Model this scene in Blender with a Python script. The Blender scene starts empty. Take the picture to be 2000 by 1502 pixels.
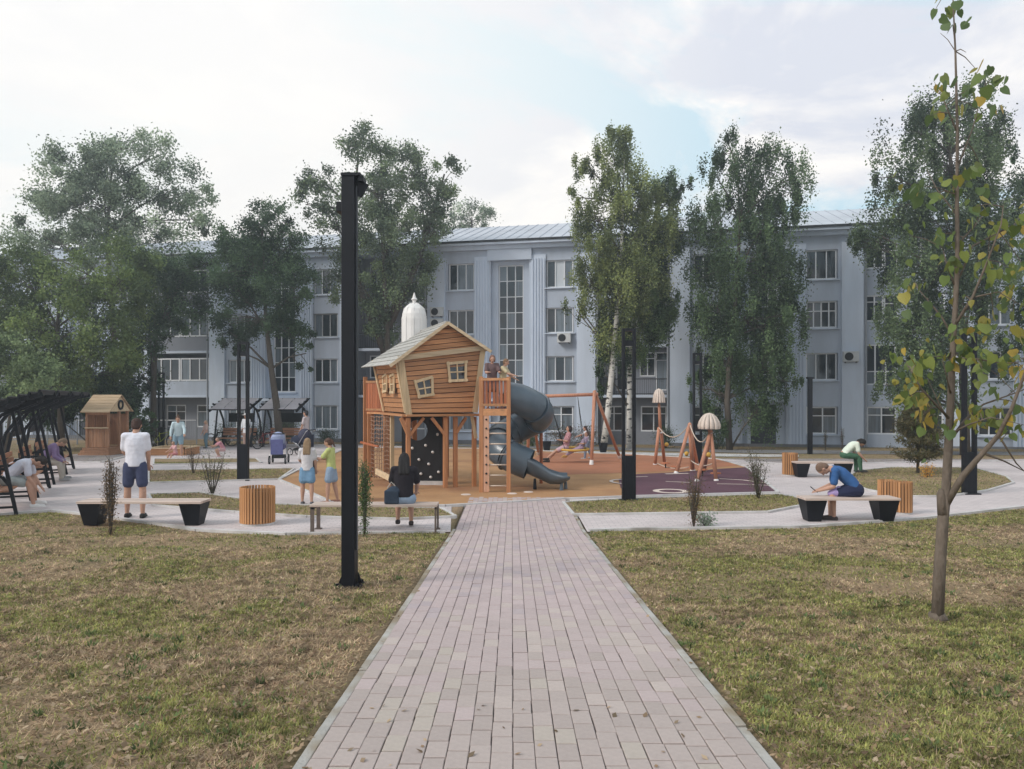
import bpy, bmesh, math, random
import numpy as np
from mathutils import Vector, Matrix, Euler
R = math.radians
random.seed(7)
RNG = np.random.default_rng(11)
SC = bpy.context.scene
COL = SC.collection

# ------------------------------------------------------------------ camera, sky, sun, exposure
EYE, F, HZ = 2.25, 1500.0, 775.0
cd = bpy.data.cameras.new('camera'); cam = bpy.data.objects.new('camera', cd); COL.objects.link(cam)
cam.location = (0, 0, EYE); cam.rotation_euler = (R(90), 0, 0)
cd.sensor_width = 36; cd.lens = 27; cd.shift_y = (HZ - 751) / 2000
cd.clip_start = 0.1; cd.clip_end = 900
SC.camera = cam
SUN_EL, SUN_AZ = 36, -118          # azimuth from +Y towards +X
sd = bpy.data.lights.new('sun', 'SUN'); sd.energy = 1.6; sd.angle = R(18); sd.color = (1.0, 0.93, 0.85)
sun = bpy.data.objects.new('sun', sd); COL.objects.link(sun)
_s = Vector((math.sin(R(SUN_AZ)) * math.cos(R(SUN_EL)), math.cos(R(SUN_AZ)) * math.cos(R(SUN_EL)), math.sin(R(SUN_EL))))
sun.rotation_euler = _s.to_track_quat('Z', 'Y').to_euler()
W = bpy.data.worlds.new('World'); SC.world = W; W.use_nodes = True
def build_world():
    nt = W.node_tree; N = nt.nodes; L = nt.links; N.clear()
    out = N.new('ShaderNodeOutputWorld'); bg = N.new('ShaderNodeBackground'); bg.inputs[1].default_value = 0.1
    sky = N.new('ShaderNodeTexSky'); sky.sky_type = 'NISHITA'; sky.sun_disc = False
    sky.sun_elevation = R(SUN_EL); sky.sun_rotation = R(SUN_AZ); sky.air_density = 1.2; sky.dust_density = 2.0
    tc = N.new('ShaderNodeTexCoord'); sep = N.new('ShaderNodeSeparateXYZ'); L.new(tc.outputs['Generated'], sep.inputs[0])
    mz = N.new('ShaderNodeMath'); mz.operation = 'MAXIMUM'; mz.inputs[1].default_value = 0.0; L.new(sep.outputs[2], mz.inputs[0])
    az = N.new('ShaderNodeMath'); az.operation = 'ADD'; az.inputs[1].default_value = 0.16; L.new(mz.outputs[0], az.inputs[0])
    dx = N.new('ShaderNodeMath'); dx.operation = 'DIVIDE'; L.new(sep.outputs[0], dx.inputs[0]); L.new(az.outputs[0], dx.inputs[1])
    dy = N.new('ShaderNodeMath'); dy.operation = 'DIVIDE'; L.new(sep.outputs[1], dy.inputs[0]); L.new(az.outputs[0], dy.inputs[1])
    cb = N.new('ShaderNodeCombineXYZ'); L.new(dx.outputs[0], cb.inputs[0]); L.new(dy.outputs[0], cb.inputs[1])
    def noise(scale, det, rough, off, dist=0.0):
        mp = N.new('ShaderNodeMapping'); mp.inputs['Location'].default_value = off; L.new(cb.outputs[0], mp.inputs[0])
        n = N.new('ShaderNodeTexNoise'); n.inputs['Scale'].default_value = scale; n.inputs['Detail'].default_value = det
        n.inputs['Roughness'].default_value = rough; n.inputs['Distortion'].default_value = dist
        L.new(mp.outputs[0], n.inputs['Vector']); return n.outputs['Fac']
    def ramp(src, a, b, ca=(0, 0, 0, 1), cbb=(1, 1, 1, 1)):
        r = N.new('ShaderNodeValToRGB'); r.color_ramp.elements[0].position = a; r.color_ramp.elements[1].position = b
        r.color_ramp.elements[0].color = ca; r.color_ramp.elements[1].color = cbb; L.new(src, r.inputs[0]); return r.outputs[0]
    def mix(f, a, b):
        m = N.new('ShaderNodeMix'); m.data_type = 'RGBA'
        if isinstance(f, float): m.inputs[0].default_value = f
        else: L.new(f, m.inputs[0])
        for s, i in ((a, 6), (b, 7)):
            if isinstance(s, tuple): m.inputs[i].default_value = s
            else: L.new(s, m.inputs[i])
        return m.outputs[2]
    # clear part: the Nishita sky veiled by thin high cloud
    clear = mix(0.85, sky.outputs[0], (4.5, 6.0, 6.75, 1))
    shade = ramp(noise(1.3, 7, 0.6, (4.2, 1.4, 0.3), 0.4), 0.40, 0.57, (5.3, 5.5, 6.1, 1), (7.9, 7.6, 7.25, 1))
    mask = ramp(noise(0.95, 8, 0.6, (2.15, 0.75, 0.0), 0.7), 0.43, 0.52)
    c = mix(mask, clear, shade)
    # the sky is made brighter towards the front left, apart from the sun
    dot = N.new('ShaderNodeVectorMath'); dot.operation = 'DOT_PRODUCT'; L.new(tc.outputs['Generated'], dot.inputs[0])
    dot.inputs[1].default_value = Vector((-0.36, 0.9, 0.26)).normalized()
    glow = ramp(dot.outputs['Value'], 0.80, 1.0, (0, 0, 0, 1), (0.85, 0.85, 0.85, 1))
    c = mix(glow, c, (7.4, 7.25, 7.0, 1))
    L.new(c, bg.inputs[0]); L.new(bg.outputs[0], out.inputs[0])
build_world()
SC.view_settings.view_transform = 'Standard'; SC.view_settings.look = 'None'
SC.view_settings.exposure = 0.57; SC.view_settings.gamma = 1; SC.view_settings.use_curve_mapping = False
SC.cycles.use_denoising = True
SC.cycles.max_bounces = 6; SC.cycles.transparent_max_bounces = 6; SC.cycles.volume_bounces = 0

# ------------------------------------------------------------------ place helpers (terrain and photo measures)
SL = 0.0597
def zg(y):
    if y < 12.7: return SL * (12.7 - y)
    if y < 26: return 0.0
    return -0.02 * (min(y, 42.0) - 26)
def G(px, py):
    s = (py - HZ) / F
    y = EYE / max(s, 1e-4)
    if y < 12.7: y = (EYE - SL * 12.7) / (s - SL)
    elif y > 26: y = min((EYE - 0.52) / max(s - 0.02, 1e-3), 42.0) if s > 0.04 else 60
    return Vector(((px - 1000) / F * y, y, zg(y)))
def at(px, py, y): return Vector(((px - 1000) / F * y, y, EYE - (py - HZ) / F * y))
def mpp(y): return y / F       # metres per photo pixel at a distance

# ------------------------------------------------------------------ materials
MATS = {}
def mat(name, rgb, rough=0.8, var=0.12, scale=3.0, bump=0.0, bscale=30.0, metal=0.0, vcol=False, spec=0.3, dirt=None, coat=0.0, rnd=0.0, trans=0.0, stretch=None):
    if name in MATS: return MATS[name]
    m = bpy.data.materials.new(name); m.use_nodes = True; MATS[name] = m
    nt = m.node_tree; N = nt.nodes; L = nt.links
    b = N['Principled BSDF']; b.inputs['Roughness'].default_value = rough; b.inputs['Metallic'].default_value = metal
    b.inputs['Specular IOR Level'].default_value = spec; b.inputs['Coat Weight'].default_value = coat
    tc = N.new('ShaderNodeTexCoord'); mp = N.new('ShaderNodeMapping'); L.new(tc.outputs['Object'], mp.inputs[0])
    if stretch: mp.inputs['Scale'].default_value = stretch
    n = N.new('ShaderNodeTexNoise'); n.inputs['Scale'].default_value = scale; n.inputs['Detail'].default_value = 6
    n.inputs['Roughness'].default_value = 0.62; L.new(mp.outputs[0], n.inputs['Vector'])
    if vcol:
        a = N.new('ShaderNodeAttribute'); a.attribute_name = 'Col'; src = a.outputs['Color']
    else:
        c = N.new('ShaderNodeRGB'); c.outputs[0].default_value = (*rgb, 1); src = c.outputs[0]
    mr = N.new('ShaderNodeMapRange'); mr.inputs[1].default_value = 0.3; mr.inputs[2].default_value = 0.7
    mr.inputs[3].default_value = 1 - var; mr.inputs[4].default_value = 1 + var; L.new(n.outputs['Fac'], mr.inputs[0])
    fac = mr.outputs[0]
    if rnd:
        oi = N.new('ShaderNodeObjectInfo'); r2 = N.new('ShaderNodeMapRange'); r2.inputs[3].default_value = 1 - rnd; r2.inputs[4].default_value = 1 + rnd
        L.new(oi.outputs['Random'], r2.inputs[0]); mm = N.new('ShaderNodeMath'); mm.operation = 'MULTIPLY'
        L.new(fac, mm.inputs[0]); L.new(r2.outputs[0], mm.inputs[1]); fac = mm.outputs[0]
    sc = N.new('ShaderNodeVectorMath'); sc.operation = 'SCALE'; L.new(src, sc.inputs[0]); L.new(fac, sc.inputs['Scale'])
    colr = sc.outputs[0]
    if dirt:
        n2 = N.new('ShaderNodeTexNoise'); n2.inputs['Scale'].default_value = dirt[1]; n2.inputs['Detail'].default_value = 5; L.new(mp.outputs[0], n2.inputs['Vector'])
        rr = N.new('ShaderNodeValToRGB'); rr.color_ramp.elements[0].position = dirt[2]; rr.color_ramp.elements[1].position = dirt[3]; L.new(n2.outputs['Fac'], rr.inputs[0])
        mx = N.new('ShaderNodeMix'); mx.data_type = 'RGBA'; L.new(rr.outputs[0], mx.inputs[0]); L.new(colr, mx.inputs[6]); mx.inputs[7].default_value = (*dirt[0], 1); colr = mx.outputs[2]
    L.new(colr, b.inputs['Base Color'])
    if bump:
        n3 = N.new('ShaderNodeTexNoise'); n3.inputs['Scale'].default_value = bscale; n3.inputs['Detail'].default_value = 4; L.new(mp.outputs[0], n3.inputs['Vector'])
        bp = N.new('ShaderNodeBump'); bp.inputs['Strength'].default_value = bump; bp.inputs['Distance'].default_value = 0.02
        L.new(n3.outputs['Fac'], bp.inputs['Height']); L.new(bp.outputs[0], b.inputs['Normal'])
    if trans:
        tr = N.new('ShaderNodeBsdfTranslucent'); L.new(colr, tr.inputs[0]); ms = N.new('ShaderNodeMixShader'); ms.inputs[0].default_value = trans
        L.new(b.outputs[0], ms.inputs[1]); L.new(tr.outputs[0], ms.inputs[2]); L.new(ms.outputs[0], N['Material Output'].inputs[0])
    return m
def wood(name, rgb, axis='x', **k):
    st = {'x': (0.6, 9, 9), 'y': (9, 0.6, 9), 'z': (9, 9, 0.6)}[axis]
    k.setdefault('rnd', 0.16)
    return mat(name, rgb, rough=0.65, var=0.22, scale=2.2, stretch=st, bump=0.12, bscale=6, **k)

# ------------------------------------------------------------------ mesh builder
class MB:
    def __init__(s): s.v = []; s.f = []; s.c = []
    def add(s, vs, fs, col=None):
        o = len(s.v); s.v += [tuple(v) for v in vs]; s.f += [tuple(i + o for i in f) for f in fs]
        s.c += [col or (1, 1, 1)] * len(vs); return s
    def box(s, c, d, rot=None, col=None, taper=1.0):
        x, y, z = d[0] / 2, d[1] / 2, d[2] / 2
        vs = [Vector((sx * x * (taper if sz < 0 else 1), sy * y * (taper if sz < 0 else 1), sz * z)) for sz in (-1, 1) for sy in (-1, 1) for sx in (-1, 1)]
        if rot is not None:
            m = rot if isinstance(rot, Matrix) else Euler(rot).to_matrix(); vs = [m @ v for v in vs]
        c = Vector(c); return s.add([v + c for v in vs], [(0, 2, 3, 1), (4, 5, 7, 6), (0, 1, 5, 4), (2, 6, 7, 3), (0, 4, 6, 2), (1, 3, 7, 5)], col)
    def bar(s, a, b, w, d, up=(0, 0, 1), col=None):
        a, b = Vector(a), Vector(b); z = (b - a); l = z.length; z.normalize(); u = Vector(up)
        x = u.cross(z)
        if x.length < 1e-3: x = Vector((1, 0, 0)).cross(z) if abs(z.x) < .9 else Vector((0, 1, 0)).cross(z)
        x.normalize(); y = z.cross(x); m = Matrix((x, y, z)).transposed()
        return s.box((a + b) / 2, (w, d, l), m, col)
    def tube(s, pts, r, n=8, cap=True, col=None):
        pts = [Vector(p) for p in pts]; k = len(pts); rs = r if isinstance(r, (list, tuple)) else [r] * k
        vs = []; fs = []; px = None
        for i, p in enumerate(pts):
            t = (pts[min(i + 1, k - 1)] - pts[max(i - 1, 0)]).normalized()
            if px is None: px = Vector((1, 0, 0)) if abs(t.x) < .9 else Vector((0, 1, 0))
            x = (px - t * px.dot(t))
            if x.length < 1e-4: x = t.orthogonal()
            x.normalize(); y = t.cross(x); px = x
            for j in range(n):
                a = 2 * math.pi * j / n; vs.append(p + (x * math.cos(a) + y * math.sin(a)) * rs[i])
        for i in range(k - 1):
            for j in range(n):
                j2 = (j + 1) % n; fs.append((i * n + j, i * n + j2, (i + 1) * n + j2, (i + 1) * n + j))
        if cap: fs.append(tuple(range(n - 1, -1, -1))); fs.append(tuple((k - 1) * n + j for j in range(n)))
        return s.add(vs, fs, col)
    def ball(s, c, r, nu=12, nv=8, rot=None, col=None):
        r = r if isinstance(r, (tuple, list)) else (r, r, r); vs = []; fs = []; c = Vector(c)
        m = Euler(rot).to_matrix() if rot is not None and not isinstance(rot, Matrix) else (rot or Matrix.Identity(3))
        for i in range(nv + 1):
            th = math.pi * i / nv
            for j in range(nu):
                a = 2 * math.pi * j / nu
                vs.append(c + m @ Vector((r[0] * math.sin(th) * math.cos(a), r[1] * math.sin(th) * math.sin(a), r[2] * math.cos(th))))
        for i in range(nv):
            for j in range(nu):
                j2 = (j + 1) % nu; fs.append((i * nu + j, (i + 1) * nu + j, (i + 1) * nu + j2, i * nu + j2))
        return s.add(vs, fs, col)
    def prism(s, pts, off, col=None):
        pts = [Vector(p) for p in pts]; off = Vector(off); n = len(pts)
        return s.add(pts + [p + off for p in pts], [tuple(range(n - 1, -1, -1)), tuple(range(n, 2 * n))] + [(i, (i + 1) % n, n + (i + 1) % n, n + i) for i in range(n)], col)
    def lathe(s, c, prof, n=16, col=None):
        c = Vector(c); vs = []; fs = []
        for r, z in prof:
            for j in range(n):
                a = 2 * math.pi * j / n; vs.append(c + Vector((r * math.cos(a), r * math.sin(a), z)))
        for i in range(len(prof) - 1):
            for j in range(n):
                j2 = (j + 1) % n; fs.append((i * n + j, i * n + j2, (i + 1) * n + j2, (i + 1) * n + j))
        return s.add(vs, fs, col)
    def mesh(s, name, m, smooth=False):
        me = bpy.data.meshes.new(name); me.from_pydata(s.v, [], s.f)
        ca = me.color_attributes.new('Col', 'FLOAT_COLOR', 'POINT')
        ca.data.foreach_set('color', np.array([(*c, 1) for c in s.c], dtype=np.float32).ravel())
        if smooth: me.polygons.foreach_set('use_smooth', [True] * len(me.polygons))
        bm = bmesh.new(); bm.from_mesh(me); bmesh.ops.recalc_face_normals(bm, faces=bm.faces); bm.to_mesh(me); bm.free()
        me.materials.append(m); return me
    def build(s, name, m, parent=None, smooth=False, bevel=0.0):
        me = s.mesh(name, m, smooth); o = bpy.data.objects.new(name, me); COL.objects.link(o)
        if parent: o.parent = parent
        if bevel:
            bv = o.modifiers.new('bevel', 'BEVEL'); bv.width = bevel; bv.segments = 2; bv.limit_method = 'ANGLE'
        return o
def link(name, me, parent=None, loc=(0, 0, 0), rot=(0, 0, 0), scale=(1, 1, 1)):
    o = bpy.data.objects.new(name, me); COL.objects.link(o); o.location = loc; o.rotation_euler = rot; o.scale = scale
    if parent: o.parent = parent
    return o
def tag(o, label=None, cat=None, group=None, kind=None):
    if label: o['label'] = label
    if cat: o['category'] = cat
    if group: o['group'] = group
    if kind: o['kind'] = kind
    return o
def thing(name, label, cat, loc=(0, 0, 0), rz=0, group=None):
    o = bpy.data.objects.new(name, None); COL.objects.link(o); o.empty_display_size = 0.2
    o.location = loc; o.rotation_euler = (0, 0, rz); return tag(o, label, cat, group)
def dup(o, loc=None, rz=None, label=None, parent=None):
    c = o.copy(); COL.objects.link(c)
    if parent: c.parent = parent
    if loc is not None: c.location = loc
    if rz is not None: c.rotation_euler = (0, 0, rz)
    if label: c['label'] = label
    for ch in list(o.children): dup(ch, parent=c)
    return c
def remesh(mb, voxel, m, name, smooth_it=3, fac=0.5):
    me = mb.mesh(name + '_src', m); o = bpy.data.objects.new('tmp', me); COL.objects.link(o)
    md = o.modifiers.new('r', 'REMESH'); md.mode = 'VOXEL'; md.voxel_size = voxel
    if smooth_it:
        sm = o.modifiers.new('s', 'SMOOTH'); sm.factor = fac; sm.iterations = smooth_it
    dg = bpy.context.evaluated_depsgraph_get(); r = bpy.data.meshes.new_from_object(o.evaluated_get(dg))
    r.polygons.foreach_set('use_smooth', [True] * len(r.polygons)); r.materials.clear(); r.materials.append(m)
    bpy.data.objects.remove(o); bpy.data.meshes.remove(me); r.name = name
    return r
class VNoise:
    def __init__(s, seed, n=256): s.g = np.random.default_rng(seed).random((n, n)); s.n = n
    def __call__(s, x, y, sc):
        x = x / sc; y = y / sc; xi = np.floor(x).astype(int); yi = np.floor(y).astype(int); fx = x - xi; fy = y - yi
        fx = fx * fx * (3 - 2 * fx); fy = fy * fy * (3 - 2 * fy); n = s.n; g = s.g
        a = g[xi % n, yi % n]; b = g[(xi + 1) % n, yi % n]; c = g[xi % n, (yi + 1) % n]; d = g[(xi + 1) % n, (yi + 1) % n]
        return (a * (1 - fx) + b * fx) * (1 - fy) + (c * (1 - fx) + d * fx) * fy
VN = VNoise(3)
def raw_mesh(name, verts, faces_n, m, cols=None, smooth=False):
    """verts (N,3) laid out face after face, faces_n vertices per face"""
    me = bpy.data.meshes.new(name); N = len(verts); nf = N // faces_n
    me.vertices.add(N); me.vertices.foreach_set('co', verts.astype(np.float32).ravel())
    me.loops.add(N); me.loops.foreach_set('vertex_index', np.arange(N, dtype=np.int32))
    me.polygons.add(nf); me.polygons.foreach_set('loop_start', np.arange(0, N, faces_n, dtype=np.int32))
    me.update(calc_edges=True)
    if cols is not None:
        ca = me.color_attributes.new('Col', 'FLOAT_COLOR', 'POINT')
        c4 = np.ones((N, 4), np.float32); c4[:, :3] = np.repeat(cols, faces_n, axis=0); ca.data.foreach_set('color', c4.ravel())
    me.materials.append(m); return me

# ------------------------------------------------------------------ the setting: ground, paths, playground surface
def ground_z(X, Y):
    z = np.where(Y < 12.7, SL * (12.7 - Y), np.where(Y < 26, 0.0, -0.02 * (np.minimum(Y, 42) - 26)))
    off = np.maximum(np.maximum(-1.0 - X, X - 1.22), 0)          # distance from the brick path
    k = np.clip(off / 0.5, 0, 1) * np.clip((13.2 - Y) / 2.5, 0, 1)
    z = z + k * ((VN(X, Y, 0.7) - 0.5) * 0.045 + (VN(X + 31, Y, 0.22) - 0.5) * 0.02 + 0.015)
    return np.where((off <= 0) & (Y < 16.6), z - 0.06, z - 0.004)
M_soil = None
def ground_material():
    m = bpy.data.materials.new('dry_lawn_soil'); m.use_nodes = True; nt = m.node_tree; N = nt.nodes; L = nt.links
    b = N['Principled BSDF']; b.inputs['Roughness'].default_value = 0.95; b.inputs['Specular IOR Level'].default_value = 0.1
    tc = N.new('ShaderNodeTexCoord')
    def nz(s, d=6): 
        n = N.new('ShaderNodeTexNoise'); n.inputs['Scale'].default_value = s; n.inputs['Detail'].default_value = d; n.inputs['Roughness'].default_value = .68
        L.new(tc.outputs['Object'], n.inputs['Vector']); return n.outputs['Fac']
    r = N.new('ShaderNodeValToRGB'); L.new(nz(0.6, 8), r.inputs[0]); e = r.color_ramp.elements
    e[0].position = .32; e[0].color = (.22, .185, .105, 1); e[1].position = .7; e[1].color = (.42, .30, .21, 1)
    x = e.new(.5); x.color = (.31, .235, .15, 1)
    r2 = N.new('ShaderNodeValToRGB'); L.new(nz(26, 5), r2.inputs[0]); e = r2.color_ramp.elements
    e[0].position = .3; e[0].color = (.5, .5, .5, 1); e[1].position = .72; e[1].color = (1.35, 1.3, 1.2, 1)
    mu = N.new('ShaderNodeMix'); mu.data_type = 'RGBA'; mu.blend_type = 'MULTIPLY'; mu.inputs[0].default_value = 1
    L.new(r.outputs[0], mu.inputs[6]); L.new(r2.outputs[0], mu.inputs[7]); L.new(mu.outputs[2], b.inputs['Base Color'])
    bp = N.new('ShaderNodeBump'); bp.inputs['Strength'].default_value = .7; bp.inputs['Distance'].default_value = .03; L.new(nz(40, 4), bp.inputs['Height']); L.new(bp.outputs[0], b.inputs['Normal'])
    return m
M_soil = ground_material()
def make_ground():
    xs = np.unique(np.concatenate([np.arange(-14, 14.01, .2), [-1.0, 1.22], np.arange(-40, 41, 4), [-140, -100, -70, 70, 100, 140]]))
    ys = np.unique(np.concatenate([np.arange(-6, 14.01, .2), [12.7, 16.6, 16.62, 26, 42], np.arange(15, 60, 2.5), [80, 110, 150]]))
    X, Y = np.meshgrid(xs, ys); Z = ground_z(X, Y); nx, ny = len(xs), len(ys)
    v = np.stack([X, Y, Z], -1).reshape(-1, 3)
    f = [(j * nx + i, j * nx + i + 1, (j + 1) * nx + i + 1, (j + 1) * nx + i) for j in range(ny - 1) for i in range(nx - 1)]
    me = bpy.data.meshes.new('ground'); me.from_pydata(v.tolist(), [], f); me.materials.append(M_soil)
    me.polygons.foreach_set('use_smooth', [True] * len(f))
    tag(link('ground', me), kind='structure')
make_ground()
def clip(poly, y0, y1):
    def half(p, f, yy):
        out = []
        for i in range(len(p)):
            a, b = p[i - 1], p[i]; ia, ib = f(a[1]), f(b[1])
            if ia != ib: t = (yy - a[1]) / (b[1] - a[1]); out.append((a[0] + t * (b[0] - a[0]), yy))
            if ib: out.append(b)
        return out
    p = half(poly, lambda y: y >= y0, y0)
    return half(p, lambda y: y <= y1, y1) if p else p
def XY(pxs): return [tuple(G(*p)[:2]) for p in pxs]
def sheet(name, poly, off, m, kind='structure', parent=None, label=None):
    bm = bmesh.new()
    for y0, y1 in ((-50, 12.7), (12.7, 26), (26, 42), (42, 400)):
        p = clip(poly, y0, y1); q = []
        for a in p:
            if not q or (abs(a[0] - q[-1][0]) + abs(a[1] - q[-1][1])) > 1e-4: q.append(a)
        if len(q) > 2:
            f = bm.faces.new([bm.verts.new((x, y, zg(y) + off)) for x, y in q])
    bmesh.ops.triangulate(bm, faces=bm.faces); bmesh.ops.recalc_face_normals(bm, faces=bm.faces)
    for f in bm.faces:
        if f.normal.z < 0: f.normal_flip()
    me = bpy.data.meshes.new(name); bm.to_mesh(me); bm.free(); me.materials.append(m)
    o = link(name, me, parent); tag(o, label, kind=kind if not parent else None); return o
def kerb(poly, closed=True, w=.08, h=.045, m=None, name='kerb', step=2.0):
    mb = MB(); n = len(poly)
    for i in range(n if closed else n - 1):
        a, b = Vector(poly[i]), Vector(poly[(i + 1) % n]); l = (b - a).length
        if l < .02: continue
        k = max(1, int(l / step))
        cuts = sorted({j / k for j in range(k + 1)})
        for j in range(k):
            p, q = a.lerp(b, cuts[j]), a.lerp(b, cuts[j + 1]); d = (q - p).normalized() * .006
            p3 = Vector((p.x + d.x, p.y + d.y, zg(p.y) + h - .05)); q3 = Vector((q.x - d.x, q.y - d.y, zg(q.y) + h - .05))
            mb.bar(p3, q3, w, .1)
    return tag(mb.build(name, m or M_kerb), kind='structure')
M_kerb = mat('pale_concrete_kerb', (.54, .52, .51), .9, .2, 2.5, .3, 40, dirt=((.25, .23, .2), 1.1, .55, .75))
def paving_material():
    m = bpy.data.materials.new('small_block_paving'); m.use_nodes = True; nt = m.node_tree; N = nt.nodes; L = nt.links
    b = N['Principled BSDF']; b.inputs['Roughness'].default_value = .88; b.inputs['Specular IOR Level'].default_value = .25
    tc = N.new('ShaderNodeTexCoord'); br = N.new('ShaderNodeTexBrick'); L.new(tc.outputs['Object'], br.inputs[0])
    br.inputs['Scale'].default_value = 1; br.inputs['Brick Width'].default_value = .2; br.inputs['Row Height'].default_value = .1
    br.inputs['Mortar Size'].default_value = .005; br.inputs['Color1'].default_value = (.60, .53, .52, 1); br.inputs['Color2'].default_value = (.53, .465, .46, 1); br.inputs['Mortar'].default_value = (.36, .33, .33, 1)
    n = N.new('ShaderNodeTexNoise'); n.inputs['Scale'].default_value = .5; n.inputs['Detail'].default_value = 7; L.new(tc.outputs['Object'], n.inputs['Vector'])
    mr = N.new('ShaderNodeMapRange'); mr.inputs[1].default_value = .3; mr.inputs[2].default_value = .7; mr.inputs[3].default_value = .84; mr.inputs[4].default_value = 1.12; L.new(n.outputs['Fac'], mr.inputs[0])
    v = N.new('ShaderNodeVectorMath'); v.operation = 'SCALE'; L.new(br.outputs[0], v.inputs[0]); L.new(mr.outputs[0], v.inputs['Scale']); L.new(v.outputs[0], b.inputs['Base Color'])
    return m
M_pave = paving_material()
P_left = XY([(-700, 1040), (0, 1005), (100, 998), (170, 1005), (300, 1023), (385, 1036), (560, 1044), (880, 1040), (882, 990)]) + [(-1.05, 17.2)] + XY([(1000, 900), (1000, 878), (700, 869), (560, 868), (430, 871), (330, 876), (240, 893), (200, 903), (130, 903), (105, 890), (0, 900), (-700, 930)])
P_right = [(1.25, 12.75)] + XY([(1200, 1035), (1560, 1030), (1800, 1013), (2000, 990), (2300, 940), (2500, 905), (2000, 897), (1700, 903), (1560, 907), (1400, 896), (1200, 889), (1000, 884)]) + [(1.25, 17.2)]
sheet('plaza_paving', P_left, .010, M_pave); sheet('side_path', P_right, .010, M_pave)
M_orange = mat('ochre_rubber', (.42, .235, .115), .92, .10, 1.2, .5, 120, dirt=((.30, .15, .08), .5, .5, .7))
M_redor = mat('terracotta_rubber', (.40, .17, .095), .92, .10, 1.5, .5, 120)
M_purple = mat('plum_rubber', (.115, .055, .075), .92, .12, 1.5, .5, 120)
M_line = mat('cream_rubber_marking', (.62, .52, .46), .9, .1, 8)
PG = XY([(545, 939), (600, 962), (650, 985), (760, 990), (870, 990), (1000, 983), (1092, 977), (1225, 972), (1520, 964), (1458, 914), (1400, 898), (1240, 889), (1100, 884), (1040, 881), (940, 877), (680, 875), (610, 905)])
sheet('playground_surface', PG, .022, M_orange)
sheet('playground_surface_terracotta', XY([(1020, 912), (1060, 885), (1240, 889.5), (1400, 898.5), (1440, 911), (1300, 922), (1180, 926), (1080, 930)]), .027, M_redor)
PU = XY([(1208, 938), (1245, 928), (1310, 925), (1400, 918), (1457, 914.5), (1518, 963.5), (1228, 970.5), (1212, 955)])
sheet('playground_surface_plum', PU, .032, M_purple)
kerb(PG, m=M_kerb, h=.05)
def ring(name, c, r0, r1, sy=1.0, off=.037, n=40, a0=0, a1=2 * math.pi):
    mb = MB(); vs = []; fs = []
    for i in range(n + 1):
        a = a0 + (a1 - a0) * i / n
        for r in (r0, r1): vs.append((c[0] + r * math.cos(a), c[1] + r * sy * math.sin(a), off))
    mb.add(vs, [(2 * i, 2 * i + 1, 2 * i + 3, 2 * i + 2) for i in range(n)]); return tag(mb.build(name, M_line), kind='structure')
def band(name, pts, w, off=.037):
    mb = MB(); P = [Vector((*p[:2], off)) for p in pts]
    for a, b in zip(P, P[1:]):
        d = (b - a).normalized(); s = Vector((-d.y, d.x, 0)) * w / 2; mb.add([a - s, b - s, b + s, a + s], [(0, 1, 2, 3)])
    return tag(mb.build(name, M_line), kind='structure')
ring('painted_ring', XY([(1310, 962)])[0], .27, .42, 1.0)
ring('painted_ring', XY([(1222, 943)])[0], .33, .42, 1.4, a0=R(90), a1=R(270))
band('painted_line', XY([(1405, 937.5), (1450, 940), (1505, 947)]), .10)
band('painted_line', XY([(1400, 948), (1460, 949), (1515, 952)]), .08, .041)
band('painted_line', XY([(1300, 943), (1350, 945)]), .09)
band('painted_line', XY([(1300, 928), (1345, 927)]), .16)
band('painted_line', XY([(1240, 934), (1265, 933)]), .09)
for px, py in ((910, 968), (1000, 966), (1032, 963)):
    c = G(px, py); mb = MB(); mb.lathe((c.x, c.y, .023), [(.001, .012), (.10, .012), (.11, .006), (.12, 0)], 14); tag(mb.build('painted_spot', M_line), kind='structure')
ISL = {'planting_bed': [XY([(290, 968), (390, 965), (540, 988), (700, 992.5), (860, 995), (890, 1012), (780, 1017), (600, 1012), (460, 1003), (300, 990)]),
       XY([(290, 921), (575, 917), (545, 938), (290, 945)]), XY([(300, 898), (500, 897), (510, 905), (300, 909)]),
       XY([(1100, 984), (1225, 977), (1520, 968), (1550, 973), (1590, 985), (1500, 1003), (1120, 1008)]),
       XY([(1650, 938), (1672, 922), (1740, 915), (1900, 915), (1965, 933), (1980, 945), (1930, 960), (1850, 972), (1760, 972), (1690, 958)])]}
for p in ISL['planting_bed']:
    sheet('planting_bed', p, .030, M_soil); kerb(p, h=.052, w=.06)
# far strips before the house
M_asph = mat('old_asphalt', (.20, .195, .20), .92, .18, 1.5, .4, 60)
sheet('far_path', XY([(1030, 878), (1240, 884), (1560, 889), (1560, 893), (1380, 892), (1100, 884.5), (1030, 882)]), .014, M_kerb)
M_nearhouse = M_asph
sheet('house_road', XY([(700, 862), (1040, 870), (1400, 878), (2100, 884), (2100, 890), (1500, 886), (1040, 876), (700, 867)]), .012, M_asph)

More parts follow.
